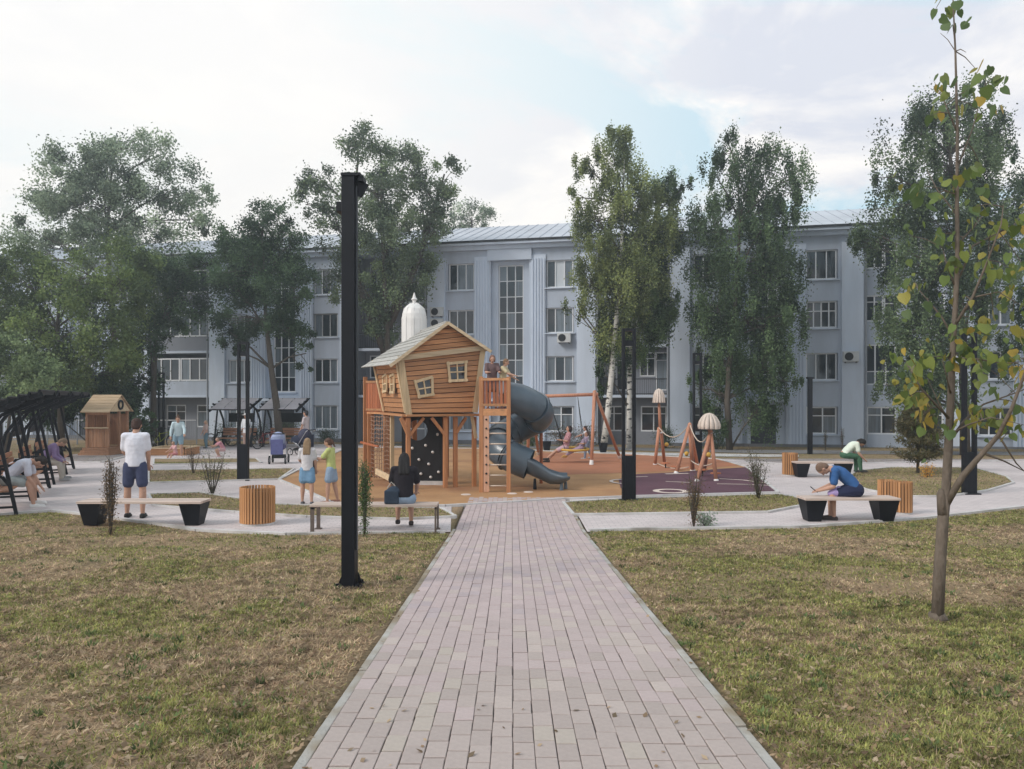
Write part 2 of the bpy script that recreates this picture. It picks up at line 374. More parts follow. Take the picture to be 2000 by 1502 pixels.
# ------------------------------------------------------------------ the brick path: single blocks nearby, the rest as one mass
PX0, PX1 = -.94, 1.16
PATH = bpy.data.objects.new('brick_path', None); COL.objects.link(PATH); PATH['kind'] = 'structure'
M_joint = mat('sand_joint', (.21, .18, .175), .95, .25, 20)
sheet('path_bedding', [(PX0 - .02, -5), (PX1 + .02, -5), (PX1 + .02, 17.3), (PX0 - .02, 17.3)], .006, M_joint, parent=PATH)
M_brick = mat('pale_pink_block', (.4, .4, .4), .85, .07, 30, .25, 160, vcol=True, spec=.25, dirt=((.36, .33, .30), .8, .62, .95))
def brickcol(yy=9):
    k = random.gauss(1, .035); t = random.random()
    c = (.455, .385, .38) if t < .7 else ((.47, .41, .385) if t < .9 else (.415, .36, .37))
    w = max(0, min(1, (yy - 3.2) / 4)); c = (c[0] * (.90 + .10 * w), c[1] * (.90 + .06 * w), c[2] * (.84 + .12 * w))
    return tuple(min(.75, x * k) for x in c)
def brick_mb(mb, c, l, w, col, tilt=(0, 0)):
    mm = Euler((R(tilt[0]) - math.atan(SL) if c[1] < 12.7 else R(tilt[0]), R(tilt[1]), 0)).to_matrix()
    w2, l2, h, b = w / 2, l / 2, .02, .003
    vs = [(-w2, -l2, -h), (w2, -l2, -h), (w2, l2, -h), (-w2, l2, -h), (-w2, -l2, -b), (w2, -l2, -b), (w2, l2, -b), (-w2, l2, -b),
          (-w2 + b, -l2 + b, 0), (w2 - b, -l2 + b, 0), (w2 - b, l2 - b, 0), (-w2 + b, l2 - b, 0)]
    fs = [(8, 9, 10, 11)] + [(i, (i + 1) % 4, 4 + (i + 1) % 4, 4 + i) for i in range(4)] + [(4 + i, 4 + (i + 1) % 4, 8 + (i + 1) % 4, 8 + i) for i in range(4)]
    mb.add([mm @ Vector(v) + Vector(c) for v in vs], fs, col)
NC = 20; CW = (PX1 - PX0 - .0) / NC
brick_vars = []
for i in range(24):
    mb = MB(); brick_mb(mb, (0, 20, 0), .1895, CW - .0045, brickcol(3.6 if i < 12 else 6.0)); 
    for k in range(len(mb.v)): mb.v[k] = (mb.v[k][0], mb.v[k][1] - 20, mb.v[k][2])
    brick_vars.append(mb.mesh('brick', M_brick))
BR = []
for c in range(NC):
    y = -3 + random.random() * .2
    while y < 16.9:
        l = .2; BR.append((PX0 + (c + .5) * CW, y + l / 2)); y += l + .001
vis = sorted([b for b in BR if b[1] > 3.45 and abs(b[0]) < b[1] * .68], key=lambda b: b[1])
near = set(vis[:300]); rest = MB()
for b in BR:
    z = zg(b[1]) + .024 + random.gauss(0, .0012); t = (random.gauss(0, .35), random.gauss(0, .5))
    if b in near:
        link('brick', random.choice(brick_vars[:12] if random.random() > (b[1] - 3.8) / 2 else brick_vars[12:]), PATH, (b[0] + random.gauss(0, .0012), b[1], z), (R(t[0]) - math.atan(SL), R(t[1]), random.gauss(0, .004)))
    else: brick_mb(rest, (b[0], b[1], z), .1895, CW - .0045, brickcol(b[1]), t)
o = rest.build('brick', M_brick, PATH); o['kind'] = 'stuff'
M_kerb2 = mat('dusty_kerb_stone', (.40, .385, .36), .92, .2, 2.5, .4, 50, dirt=((.27, .22, .16), 2.2, .42, .62))
for sx, x in ((-1, PX0 - .034), (1, PX1 + .034)):
    y = 1.0
    while y < (12.6 if sx < 0 else 15.2):
        mb = MB(); z0, z1 = zg(y), zg(y + 1.0); h = .016 + random.gauss(0, .004)
        mb.bar((x + random.gauss(0, .003), y + .006, z0 - .06 + h), (x + random.gauss(0, .003), y + .994, z1 - .06 + h), .055, .12)
        mb.build('kerb_stone', M_kerb2, PATH, bevel=.006); y += 1.0

# ------------------------------------------------------------------ dry grass
M_blade = mat('dry_grass_blade', (.2, .2, .1), .8, .05, 4, vcol=True, trans=.25, spec=.15)
def inpoly(x, y, poly):
    r = np.zeros(len(x), bool); n = len(poly)
    for i in range(n):
        x0, y0 = poly[i - 1]; x1, y1 = poly[i]
        if y0 == y1: continue
        c = ((y0 > y) != (y1 > y)) & (x < (x1 - x0) * (y - y0) / (y1 - y0) + x0); r ^= c
    return r
def grass_blades(x, y, zb, name, hmul=1.0, seed=1, green=0.0):
    g = np.random.default_rng(seed); n = len(x)
    pn = VN(x, y, 1.3) * .5 + VN(x + 50, y + 9, .45) * .3 + VN(x + 7, y + 77, .16) * .2 + green + .07 * (x > 0)     # green-ness
    lie = VN(x + 90, y, .8)
    kind = g.random(n)
    isg = kind < np.clip((pn - .33) * 3.0, .08, .88)
    cg = np.array([.175, .170, .065]); cg2 = np.array([.10, .128, .045]); st = np.array([.36, .285, .18]); br = np.array([.20, .125, .085])
    t = g.random((n, 1))
    c = np.where(isg[:, None], cg * (1 - t) + cg2 * t + np.array([.07, .05, .01]) * g.random((n, 1)), st * t + br * (1 - t))
    c = c * 1.5 * (0.65 + .7 * g.random((n, 1))) * (.38 + 1.2 * VN(x + 5, y + 3, .06)[:, None] + .25 * (VN(x, y, .3)[:, None] - .5))
    ln = np.where(isg, g.uniform(.015, .038, n), g.uniform(.02, .065, n)) * hmul
    tilt = np.where(isg, g.uniform(.35, 1.40, n), g.uniform(.95, 1.52, n)); az = g.uniform(0, 2 * np.pi, n)
    dist = np.maximum(y, 3)
    w = np.clip(.0012 + dist * .0005, .0024, .008) * np.where(isg, 1.25, .85)
    d = np.stack([np.sin(tilt) * np.cos(az), np.sin(tilt) * np.sin(az), np.cos(tilt)], 1)
    s = np.stack([-np.sin(az), np.cos(az), np.zeros(n)], 1) * w[:, None]
    p = np.stack([x, y, zb + g.uniform(0, .012, n)], 1)
    V = np.stack([p - s, p + s, p + d * ln[:, None]], 1).reshape(-1, 3)
    o = link(name, raw_mesh(name, V, 3, M_blade, c)); return tag(o, kind='stuff')
def lawn_points(n, ymin, ymax, xs, seed, pw=-.55):
    g = np.random.default_rng(seed); u = g.random(n)
    e = 1 + pw; y = (ymin ** e + u * (ymax ** e - ymin ** e)) ** (1 / e)
    x = g.random(n) * 2 - 1; x = x * (y * .70 + 1.2)
    return x, y
L_lawn = [(-1.0, -4)] + [(-1.0, 12.6)] + XY([(560, 1046), (385, 1039), (300, 1026), (170, 1008), (100, 1001), (0, 1008), (-700, 1046)]) + [(-30, -4)]
R_lawn = [(1.22, -4), (1.22, 12.9)] + XY([(1200, 1038), (1560, 1033), (1800, 1016), (2000, 993), (2300, 943)]) + [(30, -4)]
x, y = lawn_points(900000, 3.0, 18.5, None, 5)
offp = np.maximum(np.maximum(-1.0 - x, x - 1.22), 0); edge = VN(x * 3, y * 3, 1.0) * .06
bare = VN(x + 20, y + 40, 1.6) * .6 + VN(x, y + 11, .5) * .4
keep = (inpoly(x + edge, y, L_lawn) | inpoly(x - edge, y, R_lawn)) & (RNG.random(len(x)) < np.clip((bare - .22) * 4.5, .30, 1) * np.clip(.30 + offp / (.15 + .5 * VN(x, y, .5)), 0, 1))
x, y = x[keep], y[keep]
grass_blades(x, y, ground_z(x, y), 'grass', 1.0, 2)
# tufts that lean over the edges of the beds and kerbs, and the far lawns
gx, gy, gz = [], [], []
for p in ISL['planting_bed']:
    a = np.array(p); n = 16000; xx = RNG.uniform(a[:, 0].min(), a[:, 0].max(), n); yy = RNG.uniform(a[:, 1].min(), a[:, 1].max(), n); k = inpoly(xx, yy, p)
    gx.append(xx[k]); gy.append(yy[k])
n = 60000; xx = RNG.uniform(-30, 30, n); yy = RNG.uniform(24, 42, n)
k = ~(inpoly(xx, yy, P_left) | inpoly(xx, yy, P_right) | inpoly(xx, yy, PG)); gx.append(xx[k]); gy.append(yy[k])
xx = np.concatenate(gx); yy = np.concatenate(gy)
grass_blades(xx, yy, ground_z(xx, yy) + .03 * (yy < 26), 'grass', 1.3, 4, .05)

# fallen leaves and scraps on the lawns, a few blown onto the blocks
def litter(n, seed, onpath):
    g = np.random.default_rng(seed); x, y = lawn_points(n * 3, 3.2, 18, None, seed)
    if onpath: k = (x > -1.0) & (x < 1.2) & (g.random(len(x)) < np.clip(.12 + .9 * (np.abs(x - .1) > 1.0), 0, 1)); x, y = x[k], y[k]; z = zgv(y) + .03
    else: k = inpoly(x, y, L_lawn) | inpoly(x, y, R_lawn); k &= g.random(len(x)) < np.clip((VN(x + 3, y + 8, .9) - .35) * 3, .08, 1); x, y = x[k], y[k]; z = ground_z(x, y) + .018
    x, y, z = x[:n], y[:n], z[:n]; m = len(x); s = g.uniform(.008, .026, (m, 1)); a = g.uniform(0, 6.28, m); t = g.uniform(-.5, .5, (m, 2))
    u = np.stack([np.cos(a), np.sin(a), t[:, 0]], 1) * s; v = np.stack([-np.sin(a), np.cos(a), t[:, 1]], 1) * s * .6; p = np.stack([x, y, z], 1)
    q = g.random((m, 1)); c = (np.array([.34, .22, .13]) * (1 - q) + np.array([.46, .36, .25]) * q) * g.uniform(.4, 1.25, (m, 1))
    V = np.stack([p - u, p - v, p + u, p + v], 1).reshape(-1, 3); tag(link('fallen_leaves', raw_mesh('fallen_leaves', V, 4, M_blade, c)), kind='stuff')
def zgv(y): return np.where(y < 12.7, SL * (12.7 - y), 0.0)
litter(9000, 71, False); litter(420, 72, True)
def weeds(n, seed):
    g = np.random.default_rng(seed); x, y = lawn_points(n * 2, 3.3, 16, None, seed); k = inpoly(x, y, L_lawn) | inpoly(x, y, R_lawn); x, y = x[k][:n], y[k][:n]
    m = 26; X = np.repeat(x, m); Y = np.repeat(y, m); r = np.repeat(g.uniform(.03, .12, len(x)), m); a = g.uniform(0, 6.28, len(X)); X = X + np.cos(a) * r * g.random(len(X)); Y = Y + np.sin(a) * r * g.random(len(X))
    ln = g.uniform(.02, .06, len(X)); ti = g.uniform(.3, 1.3, len(X)); p = np.stack([X, Y, ground_z(X, Y)], 1); d = np.stack([np.sin(ti) * np.cos(a), np.sin(ti) * np.sin(a), np.cos(ti)], 1) * ln[:, None]; s = np.stack([-np.sin(a), np.cos(a), a * 0], 1) * g.uniform(.004, .010, (len(X), 1))
    tone = np.repeat(g.uniform(.6, 1.3, (len(x), 1)), m, axis=0); c = np.array([.125, .165, .065]) * tone * g.uniform(.7, 1.3, (len(X), 1))
    V = np.stack([p, p + d * .5 + s, p + d, p + d * .5 - s], 1).reshape(-1, 3); tag(link('weeds', raw_mesh('weeds', V, 4, M_blade, c)), kind='stuff')
weeds(420, 73)
# kerbs along the near lawn edges
kerb(XY([(-500, 1030), (0, 1006), (100, 999), (170, 1006), (300, 1024), (385, 1037), (560, 1045), (870, 1041)]), closed=False, h=.04)
kerb(XY([(1150, 1038), (1200, 1036), (1560, 1031), (1800, 1014), (2000, 991), (2300, 941)]), closed=False, h=.04)
kerb(XY([(-500, 920), (0, 901), (105, 891), (130, 904), (200, 904), (240, 894), (330, 877), (430, 872), (560, 869), (700, 870)]), closed=False, h=.05)
kerb(XY([(1440, 906), (1560, 908), (1750, 905), (2300, 896)]), closed=False, h=.05)

# ------------------------------------------------------------------ the apartment house
TH = 12.4; CT, ST = math.cos(R(TH)), math.sin(R(TH)); BY = 42.0
def px2u(px): t = (px - 1000) / F; return BY * t / (CT + t * ST)
HOUSE = thing('apartment_house', 'long pale grey four-storey apartment house with pilasters, stair windows and metal roof', 'building', (0, BY, -.34), R(-TH))
M_wall = mat('pale_grey_render', (.51, .575, .675), .9, .07, .35, .25, 25, dirt=((.44, .48, .55), .25, .5, .8))
M_wall2 = mat('grey_spandrel_render', (.43, .485, .575), .9, .10, 1.1, .25, 25, stretch=(1, 1, .22), dirt=((.33, .36, .41), .9, .5, .85))
M_pil = mat('pale_pilaster_render', (.56, .63, .74), .9, .08, 1.3, .2, 25, stretch=(1, 1, .2), dirt=((.44, .48, .54), 1.0, .55, .85))
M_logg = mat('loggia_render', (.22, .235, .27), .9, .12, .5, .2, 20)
M_frame = mat('white_window_frame', (.70, .72, .75), .5, .04, 3)
M_dframe = mat('grey_old_window_frame', (.42, .43, .44), .6, .1, 3)
M_glass = mat('dark_window_glass', (.022, .030, .040), .04, .5, .8, .03, 1.2, spec=.7)
M_glass2 = mat('curtained_window_glass', (.14, .17, .20), .12, .35, 6, spec=.6, stretch=(3, 3, .1))
M_glass3 = mat('white_blind_behind_glass', (.50, .54, .58), .2, .05, 2, spec=.6)
M_roof = mat('galvanised_roof_sheet', (.47, .50, .55), .42, .14, .5, .1, 8, metal=.35, rnd=.05)
M_dark = mat('dark_iron', (.02, .022, .026), .55, .2, 6)
M_door = mat('dark_steel_door', (.05, .055, .07), .5, .15, 3)
M_acw = mat('air_conditioner_case', (.55, .57, .58), .5, .08, 4)
WIN = []      # (u, z0, w, h, depth_y, style)
def wall_strip(name, u0, u1, z0, z1, y, holes, m, depth=.18):
    us = sorted({u0, u1} | {h[0] for h in holes} | {h[1] for h in holes}); zs = sorted({z0, z1} | {h[2] for h in holes} | {h[3] for h in holes})
    mb = MB(); ins = lambda a, b: any(h[0] < a < h[1] and h[2] < b < h[3] for h in holes)
    for i in range(len(us) - 1):
        for j in range(len(zs) - 1):
            if not ins((us[i] + us[i + 1]) / 2, (zs[j] + zs[j + 1]) / 2):
                mb.add([(us[i], y, zs[j]), (us[i + 1], y, zs[j]), (us[i + 1], y, zs[j + 1]), (us[i], y, zs[j + 1])], [(0, 1, 2, 3)])
    for a, b, c, d in holes:
        Y2 = y + depth
        mb.add([(a, y, c), (b, y, c), (b, Y2, c), (a, Y2, c)], [(0, 1, 2, 3)]); mb.add([(a, y, d), (b, y, d), (b, Y2, d), (a, Y2, d)], [(0, 1, 2, 3)])
        mb.add([(a, y, c), (a, y, d), (a, Y2, d), (a, Y2, c)], [(0, 1, 2, 3)]); mb.add([(b, y, c), (b, y, d), (b, Y2, d), (b, Y2, c)], [(0, 1, 2, 3)])
    return mb.build(name, m, HOUSE)
_wcache = {}
def window(u, z0, w, h, y, cols=(1, 1, 1), rows=(1,), frame=None, glasses=None, t=.05, sill=True, name='window', label=None):
    """frame mesh with a pane child per light; u,z0 lower left corner"""
    frame = frame or M_frame
    key = (round(w, 3), round(h, 3), cols, rows, frame.name, t)
    if key not in _wcache:
        mb = MB(); cs = sum(cols); rs = sum(rows)
        xs = [0]; [xs.append(xs[-1] + c / cs * w) for c in cols]; zs = [0]; [zs.append(zs[-1] + r / rs * h) for r in rows]
        for i, x in enumerate(xs):
            tt = t * (1.2 if i in (0, len(xs) - 1) else 1); xx = min(max(x, tt / 2), w - tt / 2); mb.box((xx, 0, h / 2), (tt, .07, h))
        for i, z in enumerate(zs):
            tt = t * (1.2 if i in (0, len(zs) - 1) else .8); zz = min(max(z, tt / 2), h - tt / 2)
            for a, b in zip(xs, xs[1:]): mb.box(((a + b) / 2, .004, zz), (b - a - t, .06, tt))
        _wcache[key] = (mb.mesh('window', frame), xs, zs, {})
    me, xs, zs, pc = _wcache[key]
    o = link(name, me, HOUSE, (u, y, z0))
    if label: o['label'] = label
    k = 0
    for i in range(len(xs) - 1):
        for j in range(len(zs) - 1):
            gm = (glasses[k % len(glasses)] if glasses else random.choice([M_glass, M_glass, M_glass, M_glass2])); k += 1
            pk = (i, j, gm.name)
            if pk not in pc:
                mb = MB(); mb.box(((xs[i] + xs[i + 1]) / 2, .02, (zs[j] + zs[j + 1]) / 2), (xs[i + 1] - xs[i] - t * .5, .012, zs[j + 1] - zs[j] - t * .5)); pc[pk] = mb.mesh('pane', gm)
            link('pane', pc[pk], o)
    if sill:
        sk = ('sill', round(w, 2))
        if sk not in _wcache:
            mb = MB(); mb.box((w / 2, -.14, -.045), (w + .24, .22, .05)); _wcache[sk] = mb.mesh('sill', M_pil)
        link('sill', _wcache[sk], o)
    return o
ROWS = [(.74, 1.36), (3.42, 1.34), (6.0, 1.34), (8.42, 1.46)]
EAVE = 10.55
CEN = [px2u(1490) + 13.2, px2u(1490), 0.0, px2u(560), px2u(560) - 13.35]
HW = 4.62; RY = -.55
for ci, c in enumerate(CEN):
    holes = []; sw = .70
    holes.append((c - 2.72 - .76, c - 2.72 + .76, 0, 0))
    holes = []
    for r, (z0, h) in enumerate(ROWS):
        for s in (-1, 1): holes.append((c + s * 2.72 - .76, c + s * 2.72 + .76, z0, z0 + h))
    wall_strip('wall', c - HW, c - 1.24, -.3, EAVE, RY, [x for x in holes if x[1] < c], M_wall2)
    wall_strip('wall', c + 1.24, c + HW, -.3, EAVE, RY, [x for x in holes if x[0] > c], M_wall2)
    # niche wall behind the stair window and its lintel
    door = (c - .62, c + .62, .05, 2.2)
    wall_strip('niche_wall', c - 1.06, c + 1.06, -.3, 9.95, RY + .28, [(c - sw, c + sw, 2.86, 9.75), door], M_wall)
    mb = MB(); mb.box((c, RY + .07, 10.25), (2.44, .5, .6)); mb.box((c - 1.15, RY + .14, 4.8), (.18, .34, 10.3)); mb.box((c + 1.15, RY + .14, 4.8), (.18, .34, 10.3))
    mb.build('niche_surround', M_wall, HOUSE)
    # door and its canopy
    mb = MB(); mb.box((c, RY + .40, 1.12), (1.22, .06, 2.14)); mb.box((c + .42, RY + .35, 1.1), (.04, .05, .25)); mb.build('door', M_door, HOUSE)
    mb = MB(); mb.box((c, RY - .45, 2.42), (2.1, 1.3, .14)); mb.build('canopy', M_pil, HOUSE)
    window(c - sw, 2.86, 2 * sw, 6.89, RY + .40, (1, 1, 1), (1,) * 8, glasses=[M_glass, M_glass, M_glass2, M_glass, M_glass], t=.055, sill=True, label='tall stair window of small square panes')
    # corner pilasters and fluted pilasters
    for s in (-1, 1):
        mb = MB(); mb.box((c + s * (HW - .48), RY - .055, 5.0), (1.0, .13, 10.4)); mb.build('pilaster', M_pil, HOUSE)
        mb = MB(); mb.box((c + s * 1.57, RY - .03, 5.0), (.82, .08, 10.4))
        for k in range(5): mb.box((c + s * 1.57 + (k - 2) * .155, RY - .095, 4.95), (.085, .06, 10.1))
        mb.build('pilaster', M_pil, HOUSE)
    for r, (z0, h) in enumerate(ROWS):
        for s in (-1, 1):
            u = c + s * 2.72 - .72; y = RY + .13
            if ci == 2 and r == 3 and s == 1: gl = [M_glass, M_glass3, M_glass2]
            elif ci == 2 and r == 1 and s == 1: gl = [M_glass2, M_glass, M_glass2]
            elif ci == 3 and s == 1 and r == 0: gl = [M_glass2]
            else: gl = None
            if ci == 1 and s == 1 and r == 2: window(u, z0, 1.44, h, y, (1, 1, 1, 1), (1.2, .7), t=.06)
            elif r == 0 and ci in (1, 2): window(u, z0, 1.44, h, y, (1.2, 1), (1.6, .8), frame=M_dframe if s < 0 else M_frame, t=.06)
            elif ci == 3 and s == 1 and r == 2: window(u, z0, 1.44, h, y, (1, 1, 1), frame=M_dframe)
            else: window(u, z0, 1.44, h, y, (1, 1.05, 1), (1,), glasses=gl)
# recesses with loggias between the projecting bays
REC = [(CEN[i + 1] + HW, CEN[i] - HW) for i in range(4)]
def railing(u0, u1, y, z, h=.85):
    mb = MB(); mb.box(((u0 + u1) / 2, y, z + h), (u1 - u0, .05, .05)); mb.box(((u0 + u1) / 2, y, z + .08), (u1 - u0, .04, .04)); n = int((u1 - u0) / .11)
    for i in range(n + 1): mb.box((u0 + (u1 - u0) * i / n, y, z + h / 2), (.018, .018, h))
    return mb.build('balcony_railing', M_dark, HOUSE)
for ri, (a, b) in enumerate(REC):
    m = (a + b) / 2; flush = ri == 0; glazed = ri == 3
    yb = -.25 if flush else .55
    holes = []; items = []
    for r, (z0, h) in enumerate(ROWS):
        zf = [0, 2.72, 5.35, 7.95][r]
        for s in (-1, 1):
            if r == 0: items.append((m + s * 1.05 - .68, z0, 1.36, h, (1, 1), (1.6, .7)))
            elif flush and r == 1: items.append((m + s * 1.1 - .72, zf + .45, 1.44, 2.0, (1, 1, 1), (1, 2.0)))
            else:
                u = m + s * 1.05 - .75; items.append((u, zf + .95, .85, 1.3, (1, 1), (2, .7))); items.append((u + .85, zf + .2, .65, 2.05, (1,), (2.6, .7)))
    items = [i for i in items]
    hl = [(u, u + w, z, z + h) for u, z, w, h, *_ in items]
    wall_strip('recess_wall', a - .01, b + .01, -.3, EAVE, yb, hl, M_wall2 if flush else M_logg, .12)
    for u, z, w, h, c1, r1 in items: window(u, z, w, h, yb + .06, c1, r1, sill=False, t=.06, frame=M_frame)
    if not flush:
        mb = MB(); mb.box((a + .04, 0.0, 5.1), (.08, 1.09, 10.8)); mb.box((b - .04, 0.0, 5.1), (.08, 1.09, 10.8)); mb.build('side_wall', M_logg, HOUSE)
        for r, zf in enumerate((2.62, 5.25, 7.85)):
            mb = MB(); mb.box((m, -.01, zf), (b - a - .18, 1.1, .14)); mb.build('balcony_slab', M_wall, HOUSE)
            if glazed:
                mb = MB(); mb.box((m, -.48, zf + .48), (b - a - .2, .08, .82)); mb.build('balcony_front', M_wall2 if r == 0 else M_logg, HOUSE)
                for s in (0, 1): window(a + .12 + s * (b - a - .2) / 2, zf + .92, (b - a - .3) / 2, 1.35, -.47, (1, 1, 1), (1,), sill=False, t=.06)
            else: railing(a + .1, b - .1, -.52, zf + .05)
            if not glazed and r in (1,) and ri in (1,):
                window(m + .2, zf + .95, (b - a) / 2 - .35, 1.3, -.42, (1, 1), (1,), sill=False, t=.06)
                mb = MB(); mb.box((m + .2 + ((b - a) / 2 - .35) / 2, -.42, zf + .5), ((b - a) / 2 - .35, .05, .85)); mb.build('balcony_front', M_wall, HOUSE)
U0, U1 = CEN[-1] - HW - 6, CEN[0] + HW
mb = MB(); mb.box(((U0 + U1) / 2, 6.0, 5.1), (U1 - U0 - .1, 10.6, 10.7)); mb.build('wall', M_wall, HOUSE)      # body behind the front
mb = MB()
mb.box(((U0 + U1) / 2, -.1, EAVE + .11), (U1 - U0 + .4, 1.4, .22)); mb.box(((U0 + U1) / 2, -.22, EAVE + .28), (U1 - U0 + .5, 1.7, .12)); mb.build('cornice', M_pil, HOUSE)
mb = MB(); mb.box(((U0 + U1) / 2, -1.08, EAVE + .40), (U1 - U0 + .6, .12, .1)); mb.build('gutter', M_dark, HOUSE)
mb = MB(); z0, z1 = EAVE + .40, EAVE + 2.75
mb.add([(U0 - .3, -1.1, z0), (U1 + .3, -1.1, z0), (U1 + .3, 6, z1), (U0 - .3, 6, z1), (U1 + .3, 12.6, z0), (U0 - .3, 12.6, z0)], [(0, 1, 2, 3), (3, 2, 4, 5), (1, 4, 2), (0, 3, 5)])
roof = mb.build('roof', M_roof, HOUSE)
mb = MB(); mb.bar((0, -1.08, z0 + .012), (0, 6, z1 + .012), .03, .05); seam = mb.mesh('seam', M_roof)
k = U0
while k < U1: link('seam', seam, roof, (k + random.gauss(0, .01), 0, 0)); k += .62
M_brickc = mat('brick_chimney_red', (.25, .13, .10), .9, .2, 4, .4, 40)

M_plinth = mat('dark_plinth_render', (.15, .155, .17), .9, .2, 1.0, .3, 20)
for a, b in [(c - HW - .02, c + HW + .02) for c in CEN]:
    mb = MB(); mb.box(((a + b) / 2 , RY - .10, .0), (b - a, .16, .46)); mb.build('plinth', M_plinth, HOUSE)
M_pipe = mat('grey_downpipe', (.24, .26, .29), .5, .1, 4)
for u in (CEN[1] + HW + .12, CEN[2] - HW - .12, CEN[3] + HW + .12, CEN[2] + HW + .12, CEN[1] - HW - .12, CEN[3] - HW - .12):
    mb = MB(); mb.tube([(u, -.95, EAVE + .35), (u, -.75, EAVE - .1), (u, -.68, EAVE - .4), (u, -.68, .3), (u, -.82, .12)], .055, 8); mb.build('downpipe', M_pipe, HOUSE, smooth=True)
def aircon(px, py, label):
    u = px2u(px); X = u * CT; Yw = BY - u * ST; z = EYE - (py - HZ) / F * Yw
    t = thing('air_conditioner', label, 'air conditioner', (u * CT + (RY - .22) * ST, Yw + (RY - .22) * CT, z), R(-TH), 'outdoor air conditioner units on the facade')
    mb = MB(); mb.box((0, 0, 0), (.72, .26, .5)); mb.build('case', M_acw, t, bevel=.015)
    mb = MB(); mb.lathe((0, 0, 0), [(.2, 0), (.2, .015), (.17, .02), (.02, .02), (.001, .02)], 18); mb.v = [(v[0] - .1, -.13 - v[2], v[1]) for v in mb.v]; mb.build('fan_grille', M_dark, t)
    mb = MB(); mb.box((-.25, .02, -.28), (.04, .34, .04)); mb.box((.25, .02, -.28), (.04, .34, .04)); mb.build('bracket', M_dark, t)
aircon(862, 612, 'small air conditioner box left of the window above the playhouse roof')
aircon(1106, 662, 'air conditioner box under a second-row window right of the stair window')
aircon(1655, 698, 'air conditioner box beside the grey downpipe on the right of the facade')
aircon(862, 634, 'lower of two air conditioner boxes above the playhouse roof')

# pale yellow sunlit block beyond on the right, low pale outbuilding far left
M_yel = mat('cream_render', (.66, .55, .38), .9, .06, .6, .2, 20)
b2 = thing('cream_building', 'cream coloured building rising beyond the trees at the right edge', 'building', tuple(at(2040, 860, 58)))
mb = MB(); mb.box((5.3, 5, 8.3), (14, 9, 20)); mb.build('wall', M_yel, b2); mb = MB(); mb.box((5.3, 5, 18.5), (14.8, 9.8, .35)); mb.build('roof', M_roof, b2)
for i in range(5):
    for j in range(5): mb = MB(); mb.box((.2 + i * 2.4, .48, 3 + j * 3.2), (1.2, .06, 1.5)); w_ = mb.build('window', M_frame, b2); mb = MB(); mb.box((.2 + i * 2.4, .44, 3 + j * 3.2), (1.05, .04, 1.35)); mb.build('pane', M_glass, w_)
b3 = thing('outbuilding', 'low pale blue-grey outbuilding glimpsed past the black canopies at far left', 'building', tuple(at(-70, 850, 48)))
mb = MB(); mb.box((1.0, 3, 1.6), (8, 6, 3.8)); mb.build('wall', M_wall, b3); mb = MB(); mb.prism([(-3.3, -.4, 3.5), (5.3, -.4, 3.5), (1, -.4, 4.6)], (0, 6.8, 0)); mb.build('roof', M_roof, b3)
mb = MB(); mb.box((3.2, -.02, 1.9), (1.1, .08, 1.2)); mb.build('window', M_glass, b3)
# low wire fence at the far left between the outbuilding and the house
ft = thing('mesh_fence', 'low pale metal fence behind the black canopies and wooden kiosk', 'fence', tuple(G(100, 868)))
mb = MB()
for i in range(9): mb = MB(); mb.box((-5 + i * 1.6, 0, .6), (.05, .05, 1.5)); mb.build('post', M_pipe, ft)
for z in (1.3, .25): mb = MB(); mb.box((1.4, 0, z), (12.8, .03, .04)); mb.build('rail', M_frame if z > 1 else M_pipe, ft)
mb = MB()
for i in range(110): mb.box((-5 + i * .116, 0, .78), (.012, .012, 1.05))
mb.build('wire', M_pipe, ft)

# ------------------------------------------------------------------ trees
M_bark = mat('grey_brown_bark', (.10, .085, .07), .95, .3, 8, .8, 20, stretch=(3, 3, .6))
M_birch = mat('birch_bark', (.58, .56, .52), .85, .1, 6, .3, 20, dirt=((.03, .028, .026), 3.2, .56, .60), stretch=(1, 1, 2.6))
M_leaf = mat('leaf', (.1, .1, .05), .6, .04, 3, vcol=True, trans=.35, spec=.25)
def leaf_cloud(name, cen, size, col, parent, rng, aspect=.62, droop=0.0, fold=False):
    n = len(cen); a = rng.normal(size=(n, 3)); a[:, 2] -= droop; a /= np.linalg.norm(a, axis=1, keepdims=True)
    b = np.cross(a, rng.normal(size=(n, 3))); b /= np.linalg.norm(b, axis=1, keepdims=True)
    s = size[:, None]; V = np.stack([cen - a * s * .5, cen + b * s * aspect * .5, cen + a * s * .5, cen - b * s * aspect * .5], 1).reshape(-1, 3)
    return link(name, raw_mesh(name, V, 4, M_leaf, col), parent)
